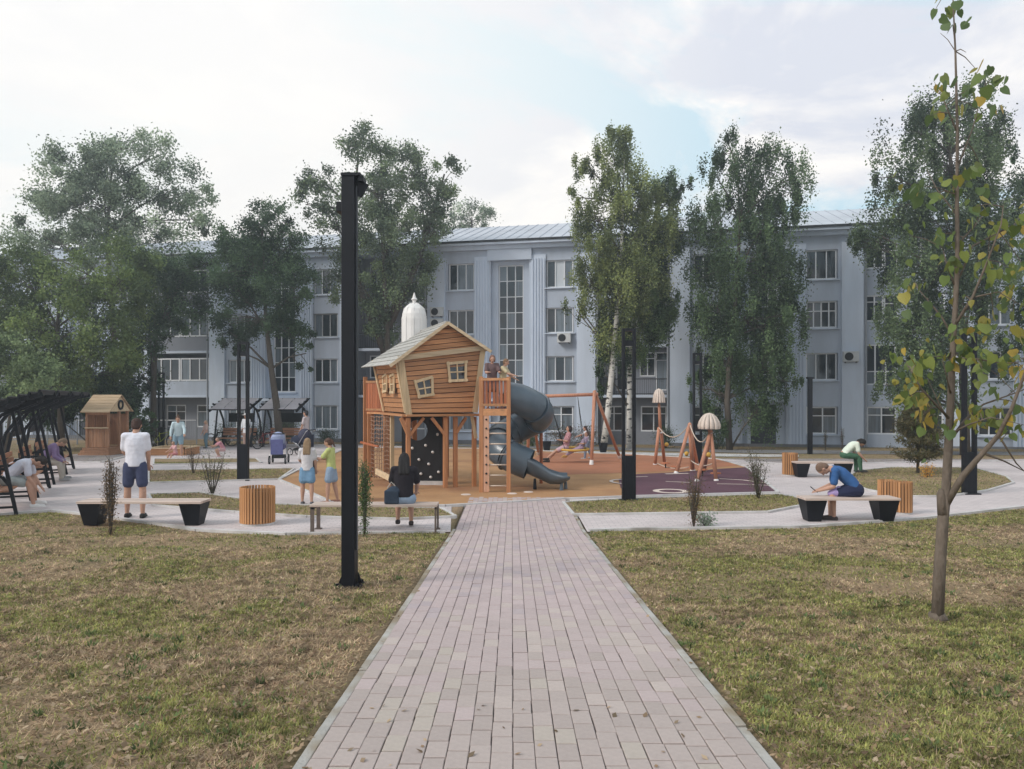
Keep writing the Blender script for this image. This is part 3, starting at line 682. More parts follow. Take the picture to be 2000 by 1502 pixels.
def tree(name, label, cat, y, trunk, blobs, n, leaf, base, tip, seed, group='trees in front of the house', clumps=70, clr=.42, droop=0.0, bark=None, r0=.17, depth=.9, haze=0.0, nlimb=1.0, string=0.0, limbs=True, trunks=None, dens=2.0):
    """trunk: photo points from the foot up; blobs: (px, py, rx, ry[, weight[, dy]]) crown masses measured at distance y"""
    n = int(n * dens); clumps = int(clumps * 1.15); rng = np.random.default_rng(seed); P = [at(px, py, y) for px, py in trunk]; P[0].z = zg(y) - .05
    root = thing(name, label, cat, P[0], 0, group); O = Vector(P[0])
    mb = MB(); k = len(P)
    allP = [P] + [[at(px, py, y + .3) for px, py in tt] for tt in (trunks or [])]
    for tk in allP: 
        rr = [r0 * (1 - .80 * i / (len(tk) - 1)) for i in range(len(tk))]
        # wobble the line a little
        mb.tube([p - O for p in tk], rr, 9)
    mb.build('trunk', bark or M_bark, root, smooth=True)
    C = []; S = []; K = []; tw = MB(); axis = [p for tk in allP for p in tk]
    W_ = np.array([b[2] * b[3] * (b[4] if len(b) > 4 else 1) for b in blobs], float); W_ /= W_.sum()
    for bi, b in enumerate(blobs):
        c0 = at(b[0], b[1], y + (b[5] if len(b) > 5 else 0)); rx = b[2] * 1.10 * mpp(y); rz = b[3] * 1.08 * mpp(y); ry = rx * depth
        nc = max(4, int(clumps * W_[bi] * len(blobs) / max(1, len(blobs)) + 2)); nl = int(n * W_[bi])
        d = rng.normal(size=(nc, 3)); d /= np.linalg.norm(d, axis=1, keepdims=True); rad = rng.uniform(.2, 1.04, (nc, 1)) ** .6
        cc = d * rad * np.array([rx, ry, rz]) + np.array(c0)
        cb = rng.uniform(.5, 1.5, nc); csz = rng.uniform(.45, 1.2, nc) * clr * .86 * min(1.2, max(.45, rx / 1.1))
        idx = rng.integers(0, nc, nl); off = rng.normal(size=(nl, 3)) * .55
        if string: off[:, 2] = off[:, 2] * (1 + string) - string * .4 * np.abs(rng.normal(size=nl)); off[:, :2] *= .75
        p = cc[idx] + off * csz[idx][:, None]
        # stray leaves fill the mass thinly
        C.append(p); K.append(cb[idx]); S.append(rng.uniform(.6, 1.25, nl) * leaf * .98)
        if limbs:
            lower = [q for q in axis if q.z < c0.z - rz * .2] or [axis[0]]
            q = min(lower, key=lambda q: (q - c0).length * (1 + .25 * abs(q.x - c0.x)))
            mid = q.lerp(c0, .5) + Vector((0, 0, rz * .15)); rl = max(.03, r0 * .32)
            tw.tube([q - O, mid - O, c0 - O], [rl, rl * .7, rl * .35], 5)
            for j in range(nc):
                if rng.random() > .75: continue
                s0 = mid.lerp(c0, rng.random()); e = Vector(cc[j]); m2 = s0.lerp(e, .55) + Vector(rng.normal(size=3)) * .08
                tw.tube([s0 - O, m2 - O, e - O], [rl * .36, rl * .22, .006], 4, cap=False)
    if limbs: tw.build('branches', bark if bark and bark is not M_birch else M_bark, root, smooth=True)
    C = np.concatenate(C); K = np.concatenate(K); S = np.concatenate(S); n = len(C)
    t = rng.random((n, 1)) * .6 + (K[:, None] - .62) / .73 * .4
    col = 1.22 * (np.array(base) * (1 - t) + np.array(tip) * t) * K[:, None] * rng.uniform(.75, 1.25, (n, 1))
    leaf_cloud('crown', C - np.array(O), S, col, root, rng, droop=droop)
    return root
GR1, GR2 = (.07, .115, .045), (.17, .23, .08)
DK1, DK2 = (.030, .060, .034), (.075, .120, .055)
PL1, PL2 = (.11, .15, .11), (.24, .285, .19)  # poplar greens, lightened so the colour carries haze and sky glow
tree('poplar_tree', 'tall feathery grey-green poplar rising highest behind the left trees', 'tree', 41, [(228, 860), (225, 700), (215, 560), (210, 450), (215, 360), (225, 300)],
     [(250, 290, 60, 35, .7), (160, 330, 70, 45, .8), (320, 300, 45, 45, .5), (90, 390, 60, 55, .6), (340, 370, 70, 55, .6), (200, 400, 110, 70, 1), (370, 430, 40, 60, .5), (110, 470, 80, 55, .8), (260, 480, 120, 60, 1), (50, 480, 45, 30, .4), (215, 350, 60, 60, .8)],
     26000, .15, PL1, PL2, 1, clumps=170, clr=.55, droop=.2)
tree('maple_tree', 'broad dense green maple filling the left edge behind the black canopies', 'tree', 34, [(120, 880), (118, 760), (112, 640), (120, 540)],
     [(60, 560, 80, 75), (160, 540, 90, 70), (250, 560, 60, 80), (110, 650, 130, 80), (30, 660, 70, 70), (230, 660, 60, 80), (170, 730, 110, 55), (70, 740, 90, 50), (-30, 600, 70, 120), (-60, 720, 80, 70)],
     34000, .14, GR1, (.15, .19, .06), 2, clumps=190, clr=.5)
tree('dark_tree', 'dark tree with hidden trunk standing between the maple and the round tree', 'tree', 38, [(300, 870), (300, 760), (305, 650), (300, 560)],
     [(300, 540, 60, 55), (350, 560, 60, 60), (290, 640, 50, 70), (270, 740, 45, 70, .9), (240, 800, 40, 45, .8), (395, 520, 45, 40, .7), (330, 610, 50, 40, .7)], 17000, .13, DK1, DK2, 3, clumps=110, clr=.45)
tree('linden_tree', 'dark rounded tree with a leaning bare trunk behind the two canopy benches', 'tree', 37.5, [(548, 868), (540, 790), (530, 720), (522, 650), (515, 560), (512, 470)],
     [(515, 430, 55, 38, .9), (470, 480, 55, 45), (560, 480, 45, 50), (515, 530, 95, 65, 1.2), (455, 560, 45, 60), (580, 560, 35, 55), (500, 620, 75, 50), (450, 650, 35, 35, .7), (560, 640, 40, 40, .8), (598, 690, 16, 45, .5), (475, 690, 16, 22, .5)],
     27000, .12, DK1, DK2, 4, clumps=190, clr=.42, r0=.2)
tree('poplar_tree', 'airy pale poplar with upright forks behind the foreground lamp post', 'tree', 40, [(758, 868), (760, 760), (755, 640), (750, 520), (745, 420), (745, 320)],
     [(740, 285, 48, 42, .7), (690, 270, 30, 30, .5), (800, 330, 50, 50, .7), (620, 345, 38, 38, .6), (600, 400, 32, 40, .35), (730, 370, 70, 60, .9), (840, 390, 50, 60, .8), (870, 350, 30, 45, .5), (660, 440, 60, 60, .7), (760, 460, 80, 55, .9), (850, 450, 35, 40, .5), (700, 550, 60, 50, .7), (780, 560, 60, 55, .9), (740, 620, 40, 60, .6), (820, 500, 40, 40, .5)],
     27000, .14, PL1, (.15, .19, .09), 5, clumps=190, clr=.5, r0=.22, trunks=[[(757, 700), (700, 560), (690, 420), (700, 300)], [(758, 640), (820, 500), (850, 400), (868, 340)]])
tree('poplar_tree', 'small treetop showing over the roof right of the airy poplar', 'tree', 62, [(925, 860), (925, 600), (922, 480), (922, 430)], [(920, 425, 40, 28), (895, 435, 25, 20), (950, 432, 18, 20)], 2200, .16, PL1, PL2, 6, clumps=30, clr=.5, group='trees beyond the roof')
tree('birch_tree', 'tall birch with a leaning white trunk right of the swing frame', 'tree', 35.5, [(1178, 868), (1188, 800), (1197, 700), (1206, 600), (1214, 500), (1216, 400), (1220, 300)],
     [(1222, 265, 26, 35, .8), (1200, 310, 40, 50, .9), (1150, 330, 32, 28, .6), (1230, 380, 60, 60, 1), (1160, 420, 50, 50, .8), (1120, 385, 22, 24, .4), (1270, 440, 50, 60, .9), (1190, 500, 70, 60, 1), (1240, 560, 80, 60, 1), (1150, 560, 38, 55, .8), (1200, 640, 60, 40, .6), (1125, 605, 30, 14, .35), (1130, 600, 12, 30, .3)],
     33000, .11, (.065, .10, .045), (.21, .235, .085), 7, clumps=230, clr=.42, bark=M_birch, r0=.17, droop=.6, string=.55)
tree('birch_tree', 'straight white-trunked birch seen inside the right lamp frame', 'tree', 36.5, [(1229, 874), (1229, 800), (1230, 700), (1240, 600), (1262, 500), (1280, 420)],
     [(1300, 375, 40, 35, .7), (1340, 365, 20, 28, .4), (1285, 470, 45, 55, .9), (1270, 600, 55, 60, .9), (1220, 690, 70, 25, .4), (1250, 650, 50, 50, .6), (1180, 730, 22, 60, .35)], 17000, .11, DK1, (.11, .16, .06), 8, clumps=120, clr=.40, bark=M_birch, r0=.15, droop=.6, string=.55)
tree('weeping_birch_tree', 'dense dark birch hanging nearly to the ground before the right stairwell', 'tree', 35, [(1425, 876), (1420, 780), (1430, 660), (1440, 540), (1445, 430), (1440, 330)],
     [(1425, 290, 40, 30, .6), (1390, 330, 32, 35, .5), (1500, 300, 45, 35, .7), (1540, 350, 40, 45, .7), (1460, 370, 65, 55, 1), (1400, 430, 60, 50, .8), (1500, 430, 65, 55, 1), (1565, 400, 22, 40, .4), (1440, 520, 90, 55, 1), (1520, 530, 50, 60, .9), (1400, 600, 55, 60, .8), (1470, 620, 70, 60, 1), (1530, 640, 38, 70, .8), (1420, 700, 60, 55, .9), (1500, 720, 55, 60, .9), (1400, 770, 35, 45, .6), (1480, 800, 45, 45, .6), (1540, 740, 25, 55, .4), (1355, 760, 16, 60, .3), (1420, 830, 22, 30, .4)],
     46000, .115, (.038, .072, .036), (.115, .165, .075), 9, clumps=330, clr=.42, r0=.16, droop=.8, string=.75)
tree('birch_tree', 'big drooping birch behind the foreground sapling on the right', 'tree', 31, [(1885, 890), (1884, 800), (1880, 700), (1875, 560), (1865, 420), (1855, 300), (1850, 220)],
     [(1835, 215, 50, 35, .6), (1900, 180, 38, 35, .4), (1790, 260, 60, 45, .8), (1900, 260, 60, 50, .9), (1950, 260, 30, 45, .4), (1850, 320, 90, 55, 1), (1740, 340, 45, 40, .6), (1930, 350, 55, 60, .9), (1780, 400, 75, 50, .9), (1870, 430, 90, 60, 1), (1720, 460, 50, 40, .6), (1680, 470, 30, 30, .3), (1960, 450, 50, 60, .7), (1800, 530, 80, 60, 1), (1900, 560, 80, 60, .9), (1760, 620, 50, 50, .8), (1850, 650, 85, 55, 1), (1800, 740, 70, 50, 1), (1760, 700, 35, 40, .6), (1880, 740, 40, 45, .5), (1780, 790, 60, 40, .7), (1730, 750, 25, 35, .35), (1940, 690, 45, 50, .5)],
     52000, .11, (.042, .075, .04), (.125, .165, .08), 10, clumps=330, clr=.42, r0=.2, droop=.7, string=.7)
tree('birch_tree', 'drooping birch half cut off by the right edge of the view', 'tree', 33, [(2060, 900), (2060, 700), (2050, 500), (2040, 350)],
     [(2040, 340, 55, 50), (2010, 310, 25, 40, .6), (2050, 440, 60, 70), (2020, 560, 45, 70), (2060, 650, 60, 80)], 14000, .115, DK1, DK2, 12, clumps=110, clr=.42, droop=.6, string=.55)
tree('bush_tree', 'pale green low tree left of the kiosk, branches reaching over the canopies', 'tree', 29, [(10, 890), (20, 800), (50, 740)], [(40, 720, 60, 28, .9), (90, 745, 50, 20, .7), (0, 690, 50, 40), (20, 770, 60, 22, .7), (110, 770, 40, 20, .5)], 7500, .13, (.07, .11, .05), (.20, .25, .12), 13, clumps=60, clr=.35, r0=.08)
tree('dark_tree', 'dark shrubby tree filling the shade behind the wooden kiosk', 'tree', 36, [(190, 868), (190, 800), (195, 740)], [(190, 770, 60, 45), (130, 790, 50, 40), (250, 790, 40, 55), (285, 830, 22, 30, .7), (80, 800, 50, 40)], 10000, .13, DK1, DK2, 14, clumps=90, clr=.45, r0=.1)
# shrubs along the house and in the beds
def shrub(name, label, cat, px, pyb, h_px, w_px, n, leaf, base, tip, seed, group=None, stems=6, y=None, sparse=1.0, colm=False, straight=.35):
    rng = np.random.default_rng(seed); g = G(px, pyb) if y is None else at(px, pyb, y); yy = g.y; root = thing(name, label, cat, g, 0, group)
    h = h_px * mpp(yy); w = w_px * mpp(yy) / 2; st = MB(); tips = []
    for i in range(stems):
        a = rng.uniform(0, 6.28); rr = w * rng.uniform(.1, 1) * (straight if colm else 1); hh = h * rng.uniform(.65, 1.0)
        p1 = Vector((math.cos(a) * rr * .5, math.sin(a) * rr * .5, hh * .45)); p2 = Vector((math.cos(a) * rr, math.sin(a) * rr, hh)); r = max(.006, h * .009)
        st.tube([(0, 0, -.02), p1, p2], [r * 1.4, r, r * .4], 5)
        for k in range(5):
            q = p1.lerp(p2, rng.random()); e = q + Vector((rng.normal() * w * .35, rng.normal() * w * .35, abs(rng.normal()) * h * .12)); st.tube([q, e], [r * .5, r * .2], 4, cap=False)
        tips += [(p1, p2)]
    st.build('stems', M_bark, root, smooth=True)
    t = rng.random((n, 1)); C = []
    for i in range(n):
        a, b = tips[rng.integers(len(tips))]; q = a.lerp(b, rng.random()) if rng.random() < .8 else a * rng.random()
        C.append(np.array(q) + rng.normal(size=3) * w * .32 * np.array([1, 1, .8]))
    col = (np.array(base) * (1 - t) + np.array(tip) * t) * rng.uniform(.7, 1.3, (n, 1))
    leaf_cloud('leaves', np.array(C), rng.uniform(.6, 1.3, n) * leaf, col, root, rng, aspect=.45); return root
BR1, BR2, SG1, SG2 = (.13, .085, .05), (.22, .15, .08), (.05, .10, .035), (.13, .19, .07)
shrub('columnar_shrub', 'tall thin half-green shrub leaning against the foreground lamp post', 'shrub', 712, 1048, 150, 34, 2200, .035, SG1, SG2, 21, 'thin columnar shrubs in the beds', 9, colm=True, straight=.6)
shrub('columnar_shrub', 'tall brown withered columnar shrub in front of the man in the white shirt', 'shrub', 216, 1045, 150, 40, 1500, .035, BR1, BR2, 22, 'thin columnar shrubs in the beds', 12, colm=True, straight=.7)
shrub('columnar_shrub', 'loose brown-green shrub in the bed left of the slatted round bin', 'shrub', 415, 968, 92, 50, 900, .035, BR1, SG2, 23, 'thin columnar shrubs in the beds', 10, straight=.8)
shrub('columnar_shrub', 'small brown twiggy shrub behind the left bench bed', 'shrub', 378, 926, 58, 38, 420, .035, BR1, BR2, 24, 'thin columnar shrubs in the beds', 8)
shrub('columnar_shrub', 'reddish-brown withered shrub at the lawn edge right of the brick path', 'shrub', 1355, 1030, 108, 44, 1100, .03, (.16, .08, .045), (.20, .15, .07), 25, 'thin columnar shrubs in the beds', 12, colm=True, straight=.9)
shrub('columnar_shrub', 'small grey-green broom-shaped shrub at the tip of the plum surface', 'shrub', 1481, 976, 98, 40, 1300, .035, (.10, .08, .05), (.12, .14, .06), 26, 'thin columnar shrubs in the beds', 10, colm=True, straight=.9)
shrub('weed', 'pale whitish-green weed beside the withered shrub at the lawn edge', 'plant', 1378, 1028, 22, 46, 260, .06, (.35, .42, .34), (.25, .32, .22), 27, None, 10)
for i, (px, pb, h, w, c1, c2, lab) in enumerate([(445, 868, 40, 60, DK1, DK2, 'dark shrub left of the first canopy bench'), (560, 866, 55, 50, DK1, SG2, 'green shrub between the canopy benches and the facade'), (640, 868, 30, 40, DK1, DK2, 'small dark shrub under the ground floor window left of the lamp post'), (1100, 872, 40, 60, (.20, .09, .07), SG1, 'reddish flowering shrub behind the swing'), (1145, 872, 38, 60, SG1, (.25, .12, .1), 'green shrub with pink blossom by the black pot'), (1040, 872, 34, 50, SG1, SG2, 'green shrub behind the tube slide'), (1300, 876, 45, 50, DK1, DK2, 'dark shrub behind the rope course posts'), (1400, 878, 45, 60, DK1, DK2, 'dark shrub under the weeping birch'), (500, 866, 38, 50, DK1, DK2, 'dark shrub behind the first canopy bench')]):
    shrub('house_shrub', lab, 'shrub', px, pb, h, w, 1600, .075, c1, c2, 40 + i, 'shrubs along the foot of the house', 12)
def conifer(px, pb, pt, w_px, seed, label):
    g = G(px, pb); y = g.y; h = (pb - pt) * mpp(y); root = thing('young_conifer', label, 'conifer', g); rng = np.random.default_rng(seed)
    mb = MB(); mb.tube([(0, 0, -.05), (0, 0, h)], [.05, .008], 7); mb.build('trunk', M_bark, root, smooth=True)
    bb = MB(); C = []
    for i in range(150):
        t = rng.random() ** .8; z = h * (.10 + .86 * t); L = w_px * mpp(y) / 2 * (1 - t) ** .7 * rng.uniform(.75, 1.1) + .05; a = rng.uniform(0, 6.28)
        e = Vector((math.cos(a) * L, math.sin(a) * L, z + L * .38)); s = Vector((0, 0, z)); bb.tube([s, e], [.012, .004], 4, cap=False)
        for k in range(130): q = s.lerp(e, rng.uniform(.2, 1.05)); C.append(np.array(q) + rng.normal(size=3) * .05)
    bb.build('branches', M_bark, root); C = np.array(C); n = len(C); t = rng.random((n, 1))
    leaf_cloud('needles', C, rng.uniform(.06, .13, n), (np.array((.06, .075, .03)) * (1 - t) + np.array((.19, .15, .07)) * t) * rng.uniform(.7, 1.3, (n, 1)), root, rng, aspect=.26, droop=-.4)
conifer(1793, 926, 772, 112, 31, 'bushy brownish young conifer on the lawn behind the slatted bins')

# the foreground sapling, its broad leaves single
def sapling():
    rng = np.random.default_rng(77); y = 6.44; P = lambda px, py, dy=0: at(px, py, y + dy)
    b = P(1830, 1212); b.z = zg(y) - .03; root = thing('linden_sapling', 'slender young linden with yellowing broad leaves on the near right lawn', 'tree', b); O = Vector(b)
    q = lambda pts, dys=None: [P(px, py, (dys[i] if dys else 0)) - O for i, (px, py) in enumerate(pts)]
    mb = MB(); tr = [(1830, 1212), (1836, 1100), (1842, 1010), (1846, 985), (1852, 880), (1857, 780), (1860, 700), (1866, 600), (1870, 500), (1869, 380), (1870, 260), (1866, 100), (1860, -30)]
    P_ = q(tr); P_[0] = Vector((0, 0, -.03)); mb.tube(P_, [.050, .046, .044, .037, .034, .029, .025, .021, .018, .015, .012, .008, .004], 10)
    mb.tube(q([(1842, 1005), (1838, 965), (1840, 955)]), [.045, .036, .022], 8)
    mb.tube([(.03, 0, -.02), (0, .02, .1)], [.09, .06], 9)
    mb.build('trunk', mat('sapling_bark', (.15, .12, .095), .9, .25, 20, .6, 60, stretch=(1, 1, .3), dirt=((.075, .06, .05), 5, .55, .7)), root, smooth=True)
    br = [([(1848, 985), (1880, 930), (1915, 890), (1950, 850), (1975, 800), (2005, 720), (2040, 640)], .030, [0, -.1, -.2, -.3, -.4, -.5, -.6]), ([(1852, 865), (1885, 820), (1920, 790), (1990, 765), (2050, 740)], .014, [0, .1, .2, .3, .4]), ([(1856, 820), (1800, 760), (1770, 710)], .012, [0, -.2, -.3]), ([(1857, 830), (1835, 790), (1812, 740)], .010, [0, .1, .2]),
          ([(1852, 850), (1890, 830), (1935, 815), (2000, 830)], .010, [0, -.2, -.35, -.5]), ([(1920, 885), (1960, 900), (2010, 925)], .012, [0, .1, .2]), ([(1950, 850), (1985, 905), (2010, 930)], .010, [0, .1, .2]), ([(1862, 660), (1840, 620), (1815, 590), (1790, 560)], .010, [0, .1, .1, .1]), ([(1862, 640), (1900, 580), (1925, 520), (1955, 440), (1960, 400)], .014, [0, -.1, -.2, -.3, -.3]),
          ([(1866, 560), (1850, 520), (1840, 480)], .008, [0, 0, 0]), ([(1868, 480), (1905, 440), (1935, 400)], .009, [0, .2, .3]), ([(1869, 420), (1830, 370), (1810, 330)], .008, [0, .2, .3]), ([(1869, 330), (1900, 250), (1925, 160)], .009, [0, .1, .2]), ([(1870, 260), (1845, 200), (1825, 160)], .007, [0, 0, .1]),
          ([(1860, 700), (1900, 700), (1960, 710), (2010, 705)], .010, [0, -.1, -.1, -.1]), ([(1857, 770), (1850, 740), (1840, 700)], .009, [0, -.2, -.3]), ([(1905, 580), (1950, 570), (2000, 600)], .008, [-.1, -.2, -.3]), ([(1866, 560), (1900, 480), (1980, 440), (2020, 380)], .009, [0, .1, .2, .3])]
    bb = MB(); anchors = []
    for pts, r, dy in br:
        v = q(pts, dy); bb.tube(v, [r * (1 - .8 * i / (len(v) - 1)) for i in range(len(v))], 7)
        for i in range(1, len(v)): 
            for t in (0.15, .4, .65, .9): anchors.append(v[i - 1].lerp(v[i], t))
    bb.build('branches', MATS['sapling_bark'], root, smooth=True)
    # leaf: broad heart with a folded midrib
    def leafmesh(c):
        mb = MB(); out = [(0, 0, 0), (.30, -.10, .05), (.50, .18, .09), (.44, .55, .06), (.22, .86, .02), (0, 1.12, -.06)]; mid = [(0, .0, 0), (0, .35, -.02), (0, .7, -.03), (0, 1.12, -.06)]
        vs = [out[0]] + [o for o in out[1:-1]] + [(-x, y_, z) for x, y_, z in out[1:-1]] + [mid[1], mid[2], out[-1]]
        fs = [(0, 1, 2, 9), (9, 2, 3, 10), (10, 3, 4, 11), (0, 9, 6, 5), (9, 10, 7, 6), (10, 11, 8, 7)]
        mb.add(vs, fs, c); return mb.mesh('leaf', M_leafb, smooth=True)
    cols = [(.15, .21, .06), (.13, .18, .05), (.20, .24, .06), (.30, .27, .06), (.10, .15, .055), (.40, .29, .06), (.17, .21, .07)]
    meshes = [leafmesh(c) for c in cols]
    pat = [(1780, 560, 4, 3), (1795, 590, 3, 4), (1845, 520, 4, 0), (1840, 455, 4, 0), (1900, 460, 4, 2), (1860, 640, 4, 0), (1855, 700, 4, 2), (1820, 700, 5, 2), (1780, 700, 6, 1), (1760, 740, 5, 3), (1775, 770, 5, 5), (1800, 790, 5, 3), (1800, 820, 5, 5), (1835, 830, 3, 2), (1880, 690, 6, 0), (1915, 700, 6, 2), (1900, 640, 5, 2), (1940, 620, 5, 3), (1960, 590, 5, 2), (1980, 650, 5, 3), (1990, 710, 7, 5), (1950, 710, 6, 2), (1930, 520, 5, 2), (1970, 520, 5, 0), (1990, 450, 6, 2), (1950, 440, 4, 2), (1905, 410, 4, 4), (1890, 800, 4, 3), (1920, 810, 5, 3), (1950, 800, 6, 2), (1970, 830, 6, 0), (1925, 755, 3, 4), (1990, 790, 3, 3), (1870, 820, 3, 5),
           (1795, 370, 5, 4), (1830, 400, 4, 0), (1900, 330, 5, 0), (1870, 360, 4, 4), (1930, 380, 4, 4), (1830, 215, 6, 4), (1840, 165, 6, 4), (1905, 175, 6, 4), (1920, 150, 6, 4), (1930, 200, 4, 4), (1950, 155, 4, 4), (1880, 200, 5, 4), (1845, 20, 4, 4), (1875, 30, 4, 4), (1855, 45, 3, 4), (1872, 95, 3, 4), (1858, 70, 1, 4), (1880, 260, 4, 4), (1850, 300, 4, 4), (1790, 460, 3, 4), (1880, 560, 4, 0), (2010, 560, 6, 2), (2015, 760, 5, 3)]
    cnt = 0; extra = MB(); lv = [(0, 0, 0), (.42, .2, .08), (.36, .62, .05), (0, 1.1, -.05), (-.36, .62, .05), (-.42, .2, .08)]
    for px, py, k, ci in pat:
        for j in range(k + (1 if k > 3 else 0) + (1 if k > 4 else 0)):  # clusters
            pos = P(px + rng.normal() * 13, py + rng.normal() * 13, rng.normal() * .16) - O; s = rng.uniform(.058, .108)
            c = meshes[ci] if rng.random() < .6 else meshes[rng.integers(7)]
            rot = (rng.uniform(-2.4, -.8), rng.uniform(-.7, .7), rng.uniform(-2.2, 2.2)); cnt += 1
            if cnt <= 300: link('leaf', c, root, pos, rot, (s, s, s))
            for r_ in range((1 if cnt <= 300 else 2) if py > 330 else 0):
                p2 = pos + Vector(rng.normal(size=3) * .08); m3 = Euler((rng.uniform(-2.4, -.8), rng.uniform(-.7, .7), rng.uniform(-2.2, 2.2))).to_matrix(); s2 = rng.uniform(.04, .075)
                extra.add([m3 @ (Vector(v) * s2) + p2 for v in lv], [(0, 1, 2, 3), (0, 3, 4, 5)], cols[(ci + cnt) % 5])
            if j == 0:
                a = min(anchors + P_[4:], key=lambda a: (a - pos).length); tw = MB(); tw.tube([a, a.lerp(pos, .5) + Vector((0, 0, .02)), pos], [.005, .004, .002], 4, cap=False); tw.build('twig', MATS['sapling_bark'], root)
    o = extra.build('leaf', M_leafb, root); o['kind'] = 'stuff'
#LB
M_leafb = mat('broad_leaf', (.2, .2, .05), .5, .12, 14, vcol=True, trans=.4, spec=.3, rnd=.15)
sapling()

# ------------------------------------------------------------------ playground tower house
W_OR = wood('stained_larch_board', (.50, .245, .115), 'x', rnd=.24, dirt=((.27, .15, .09), 1.6, .52, .8)); W_ORZ = wood('stained_larch_post', (.45, .205, .095), 'z'); W_PALE = wood('pale_trim_board', (.62, .47, .29), 'z')
W_PALEX = wood('pale_trim_board_flat', (.60, .46, .30), 'x'); W_RED = wood('reddish_slat', (.38, .13, .06), 'z'); W_ROOF = wood('weathered_roof_board', (.40, .385, .36), 'x', dirt=((.26, .25, .22), 1.5, .5, .7))
M_black = mat('black_climbing_panel', (.013, .012, .014), .55, .2, 4); M_white = mat('white_plastic', (.70, .68, .66), .4, .05, 3)
M_slide = mat('grey_slide_plastic', (.080, .110, .140), .36, .14, 2.2, spec=.5, coat=.15); M_rope = mat('brown_rope', (.32, .20, .14), .9, .2, 30); M_steel = mat('painted_black_steel', (.005, .006, .010), .5, .15, 5, spec=.28)
M_rope2 = mat('pale_rope', (.55, .46, .38), .9, .2, 30)
PHX, PHY, PHA = -2.52, 18.44, R(22)
TOY = thing('playhouse_tower', 'crooked wooden playhouse on stilts with grey tube slide in the middle of the playground', 'playground tower', (PHX, PHY, 0), PHA)
def WL(X, Y, z):
    dx, dy = X - PHX, Y - PHY; return Vector((dx * math.cos(PHA) + dy * math.sin(PHA), -dx * math.sin(PHA) + dy * math.cos(PHA), z))
BL_, BR_, TL_, TR_ = Vector((0, 0, 1.86)), Vector((1.76, 0, 1.86)), Vector((-.25, -.06, 3.16)), Vector((1.95, -.06, 3.44))
BLb, BRb, TLb, TRb = Vector((0, 2.4, 1.86)), Vector((1.76, 2.4, 1.86)), Vector((-.28, 2.46, 3.22)), Vector((1.95, 2.46, 3.44))
AP, APb = Vector((.93, -.08, 4.03)), Vector((.93, 2.48, 3.98))
def planked(a, b, c, d, rows, nrm, parent, m, name='plank'):
    """boards between bottom edge a-b and top edge d-c, lapped like siding"""
    nrm = Vector(nrm)
    for i in range(rows):
        t0, t1 = i / rows + .006, (i + 1) / rows - .004
        p = [a.lerp(d, t0), b.lerp(c, t0), b.lerp(c, t1), a.lerp(d, t1)]
        j = random.gauss(0, .003); q = [p[0] + nrm * (.022 + j), p[1] + nrm * (.022 + j), p[2] + nrm * (.004 + j), p[3] + nrm * (.004 + j)]
        mb = MB(); r = [x - nrm * .025 for x in p]
        mb.add(q + r, [(0, 1, 2, 3), (7, 6, 5, 4), (0, 4, 5, 1), (3, 2, 6, 7), (0, 3, 7, 4), (1, 5, 6, 2)]); mb.build(name, m, parent)
mb = MB(); mb.add([BL_, BR_, TR_, TL_, BLb, BRb, TRb, TLb, AP, APb], [(0, 1, 2, 3), (4, 5, 6, 7), (0, 3, 7, 4), (1, 2, 6, 5), (3, 2, 8), (7, 6, 9)])
for i, v in enumerate(mb.v):
    c = Vector((.88, 1.2, v[2])); mb.v[i] = tuple(Vector(v).lerp(c, .025))
hw = mb.build('wall_core', M_black, TOY)
planked(BL_, BR_, TR_, TL_, 12, (0, -1, 0), TOY, W_OR)
planked(BLb, BL_, TL_, TLb, 11, (-1, 0, .1), TOY, W_OR)
planked(BR_, BRb, TRb, TR_, 11, (1, 0, .1), TOY, W_OR)
for i in range(6):          # gable boards
    t0, t1 = i / 6 + .01, (i + 1) / 6 - .01; p = [TL_.lerp(AP, t0), TR_.lerp(AP, t0), TR_.lerp(AP, t1), TL_.lerp(AP, t1)]
    mb = MB(); mb.prism([x + Vector((0, -.012, 0)) for x in p], (0, .03, 0)); mb.build('plank', W_OR, TOY)
def trim(a, b, w, m=W_PALE, n=(0, -1, 0), th=.035, name='trim_board', parent=None):
    mb = MB(); mb.bar(a, b, w, th, up=n); # width across, thickness along n
    return mb.build(name, m, parent or TOY)
f = Vector((0, -.045, 0))
def flatbar(a, b, w, th, nrm):
    """board from a to b, its broad side facing nrm"""
    a, b = Vector(a), Vector(b); z = (b - a).normalized(); n = Vector(nrm); x = z.cross(n).normalized(); y = x.cross(z); mb = MB()
    mb.box((a + b) / 2, (w, th, (b - a).length), Matrix((x, y, z)).transposed()); return mb
flatbar(BL_ + Vector((.04, -.045, -.05)), TL_ + Vector((.06, -.045, .03)), .15, .035, (0, -1, 0)).build('trim_board', W_PALE, TOY)
flatbar(BL_ + Vector((-.04, .03, -.0)), TL_ + Vector((-.04, .03, 0)), .10, .03, (-1, 0, 0)).build('trim_board', W_PALE, TOY)
flatbar(BR_ + Vector((-.05, -.045, 0)), TR_ + Vector((-.05, -.045, 0)), .13, .035, (0, -1, 0)).build('trim_board', W_PALE, TOY)
flatbar(BLb + Vector((-.045, -.03, 0)), TLb + Vector((-.045, -.03, 0)), .10, .035, (-1, 0, 0)).build('trim_board', W_PALE, TOY)
flatbar(TL_ + Vector((0, -.065, .0)), TR_ + Vector((0, -.065, .03)), .12, .03, (0, -1, 0)).build('trim_board', W_PALEX, TOY)
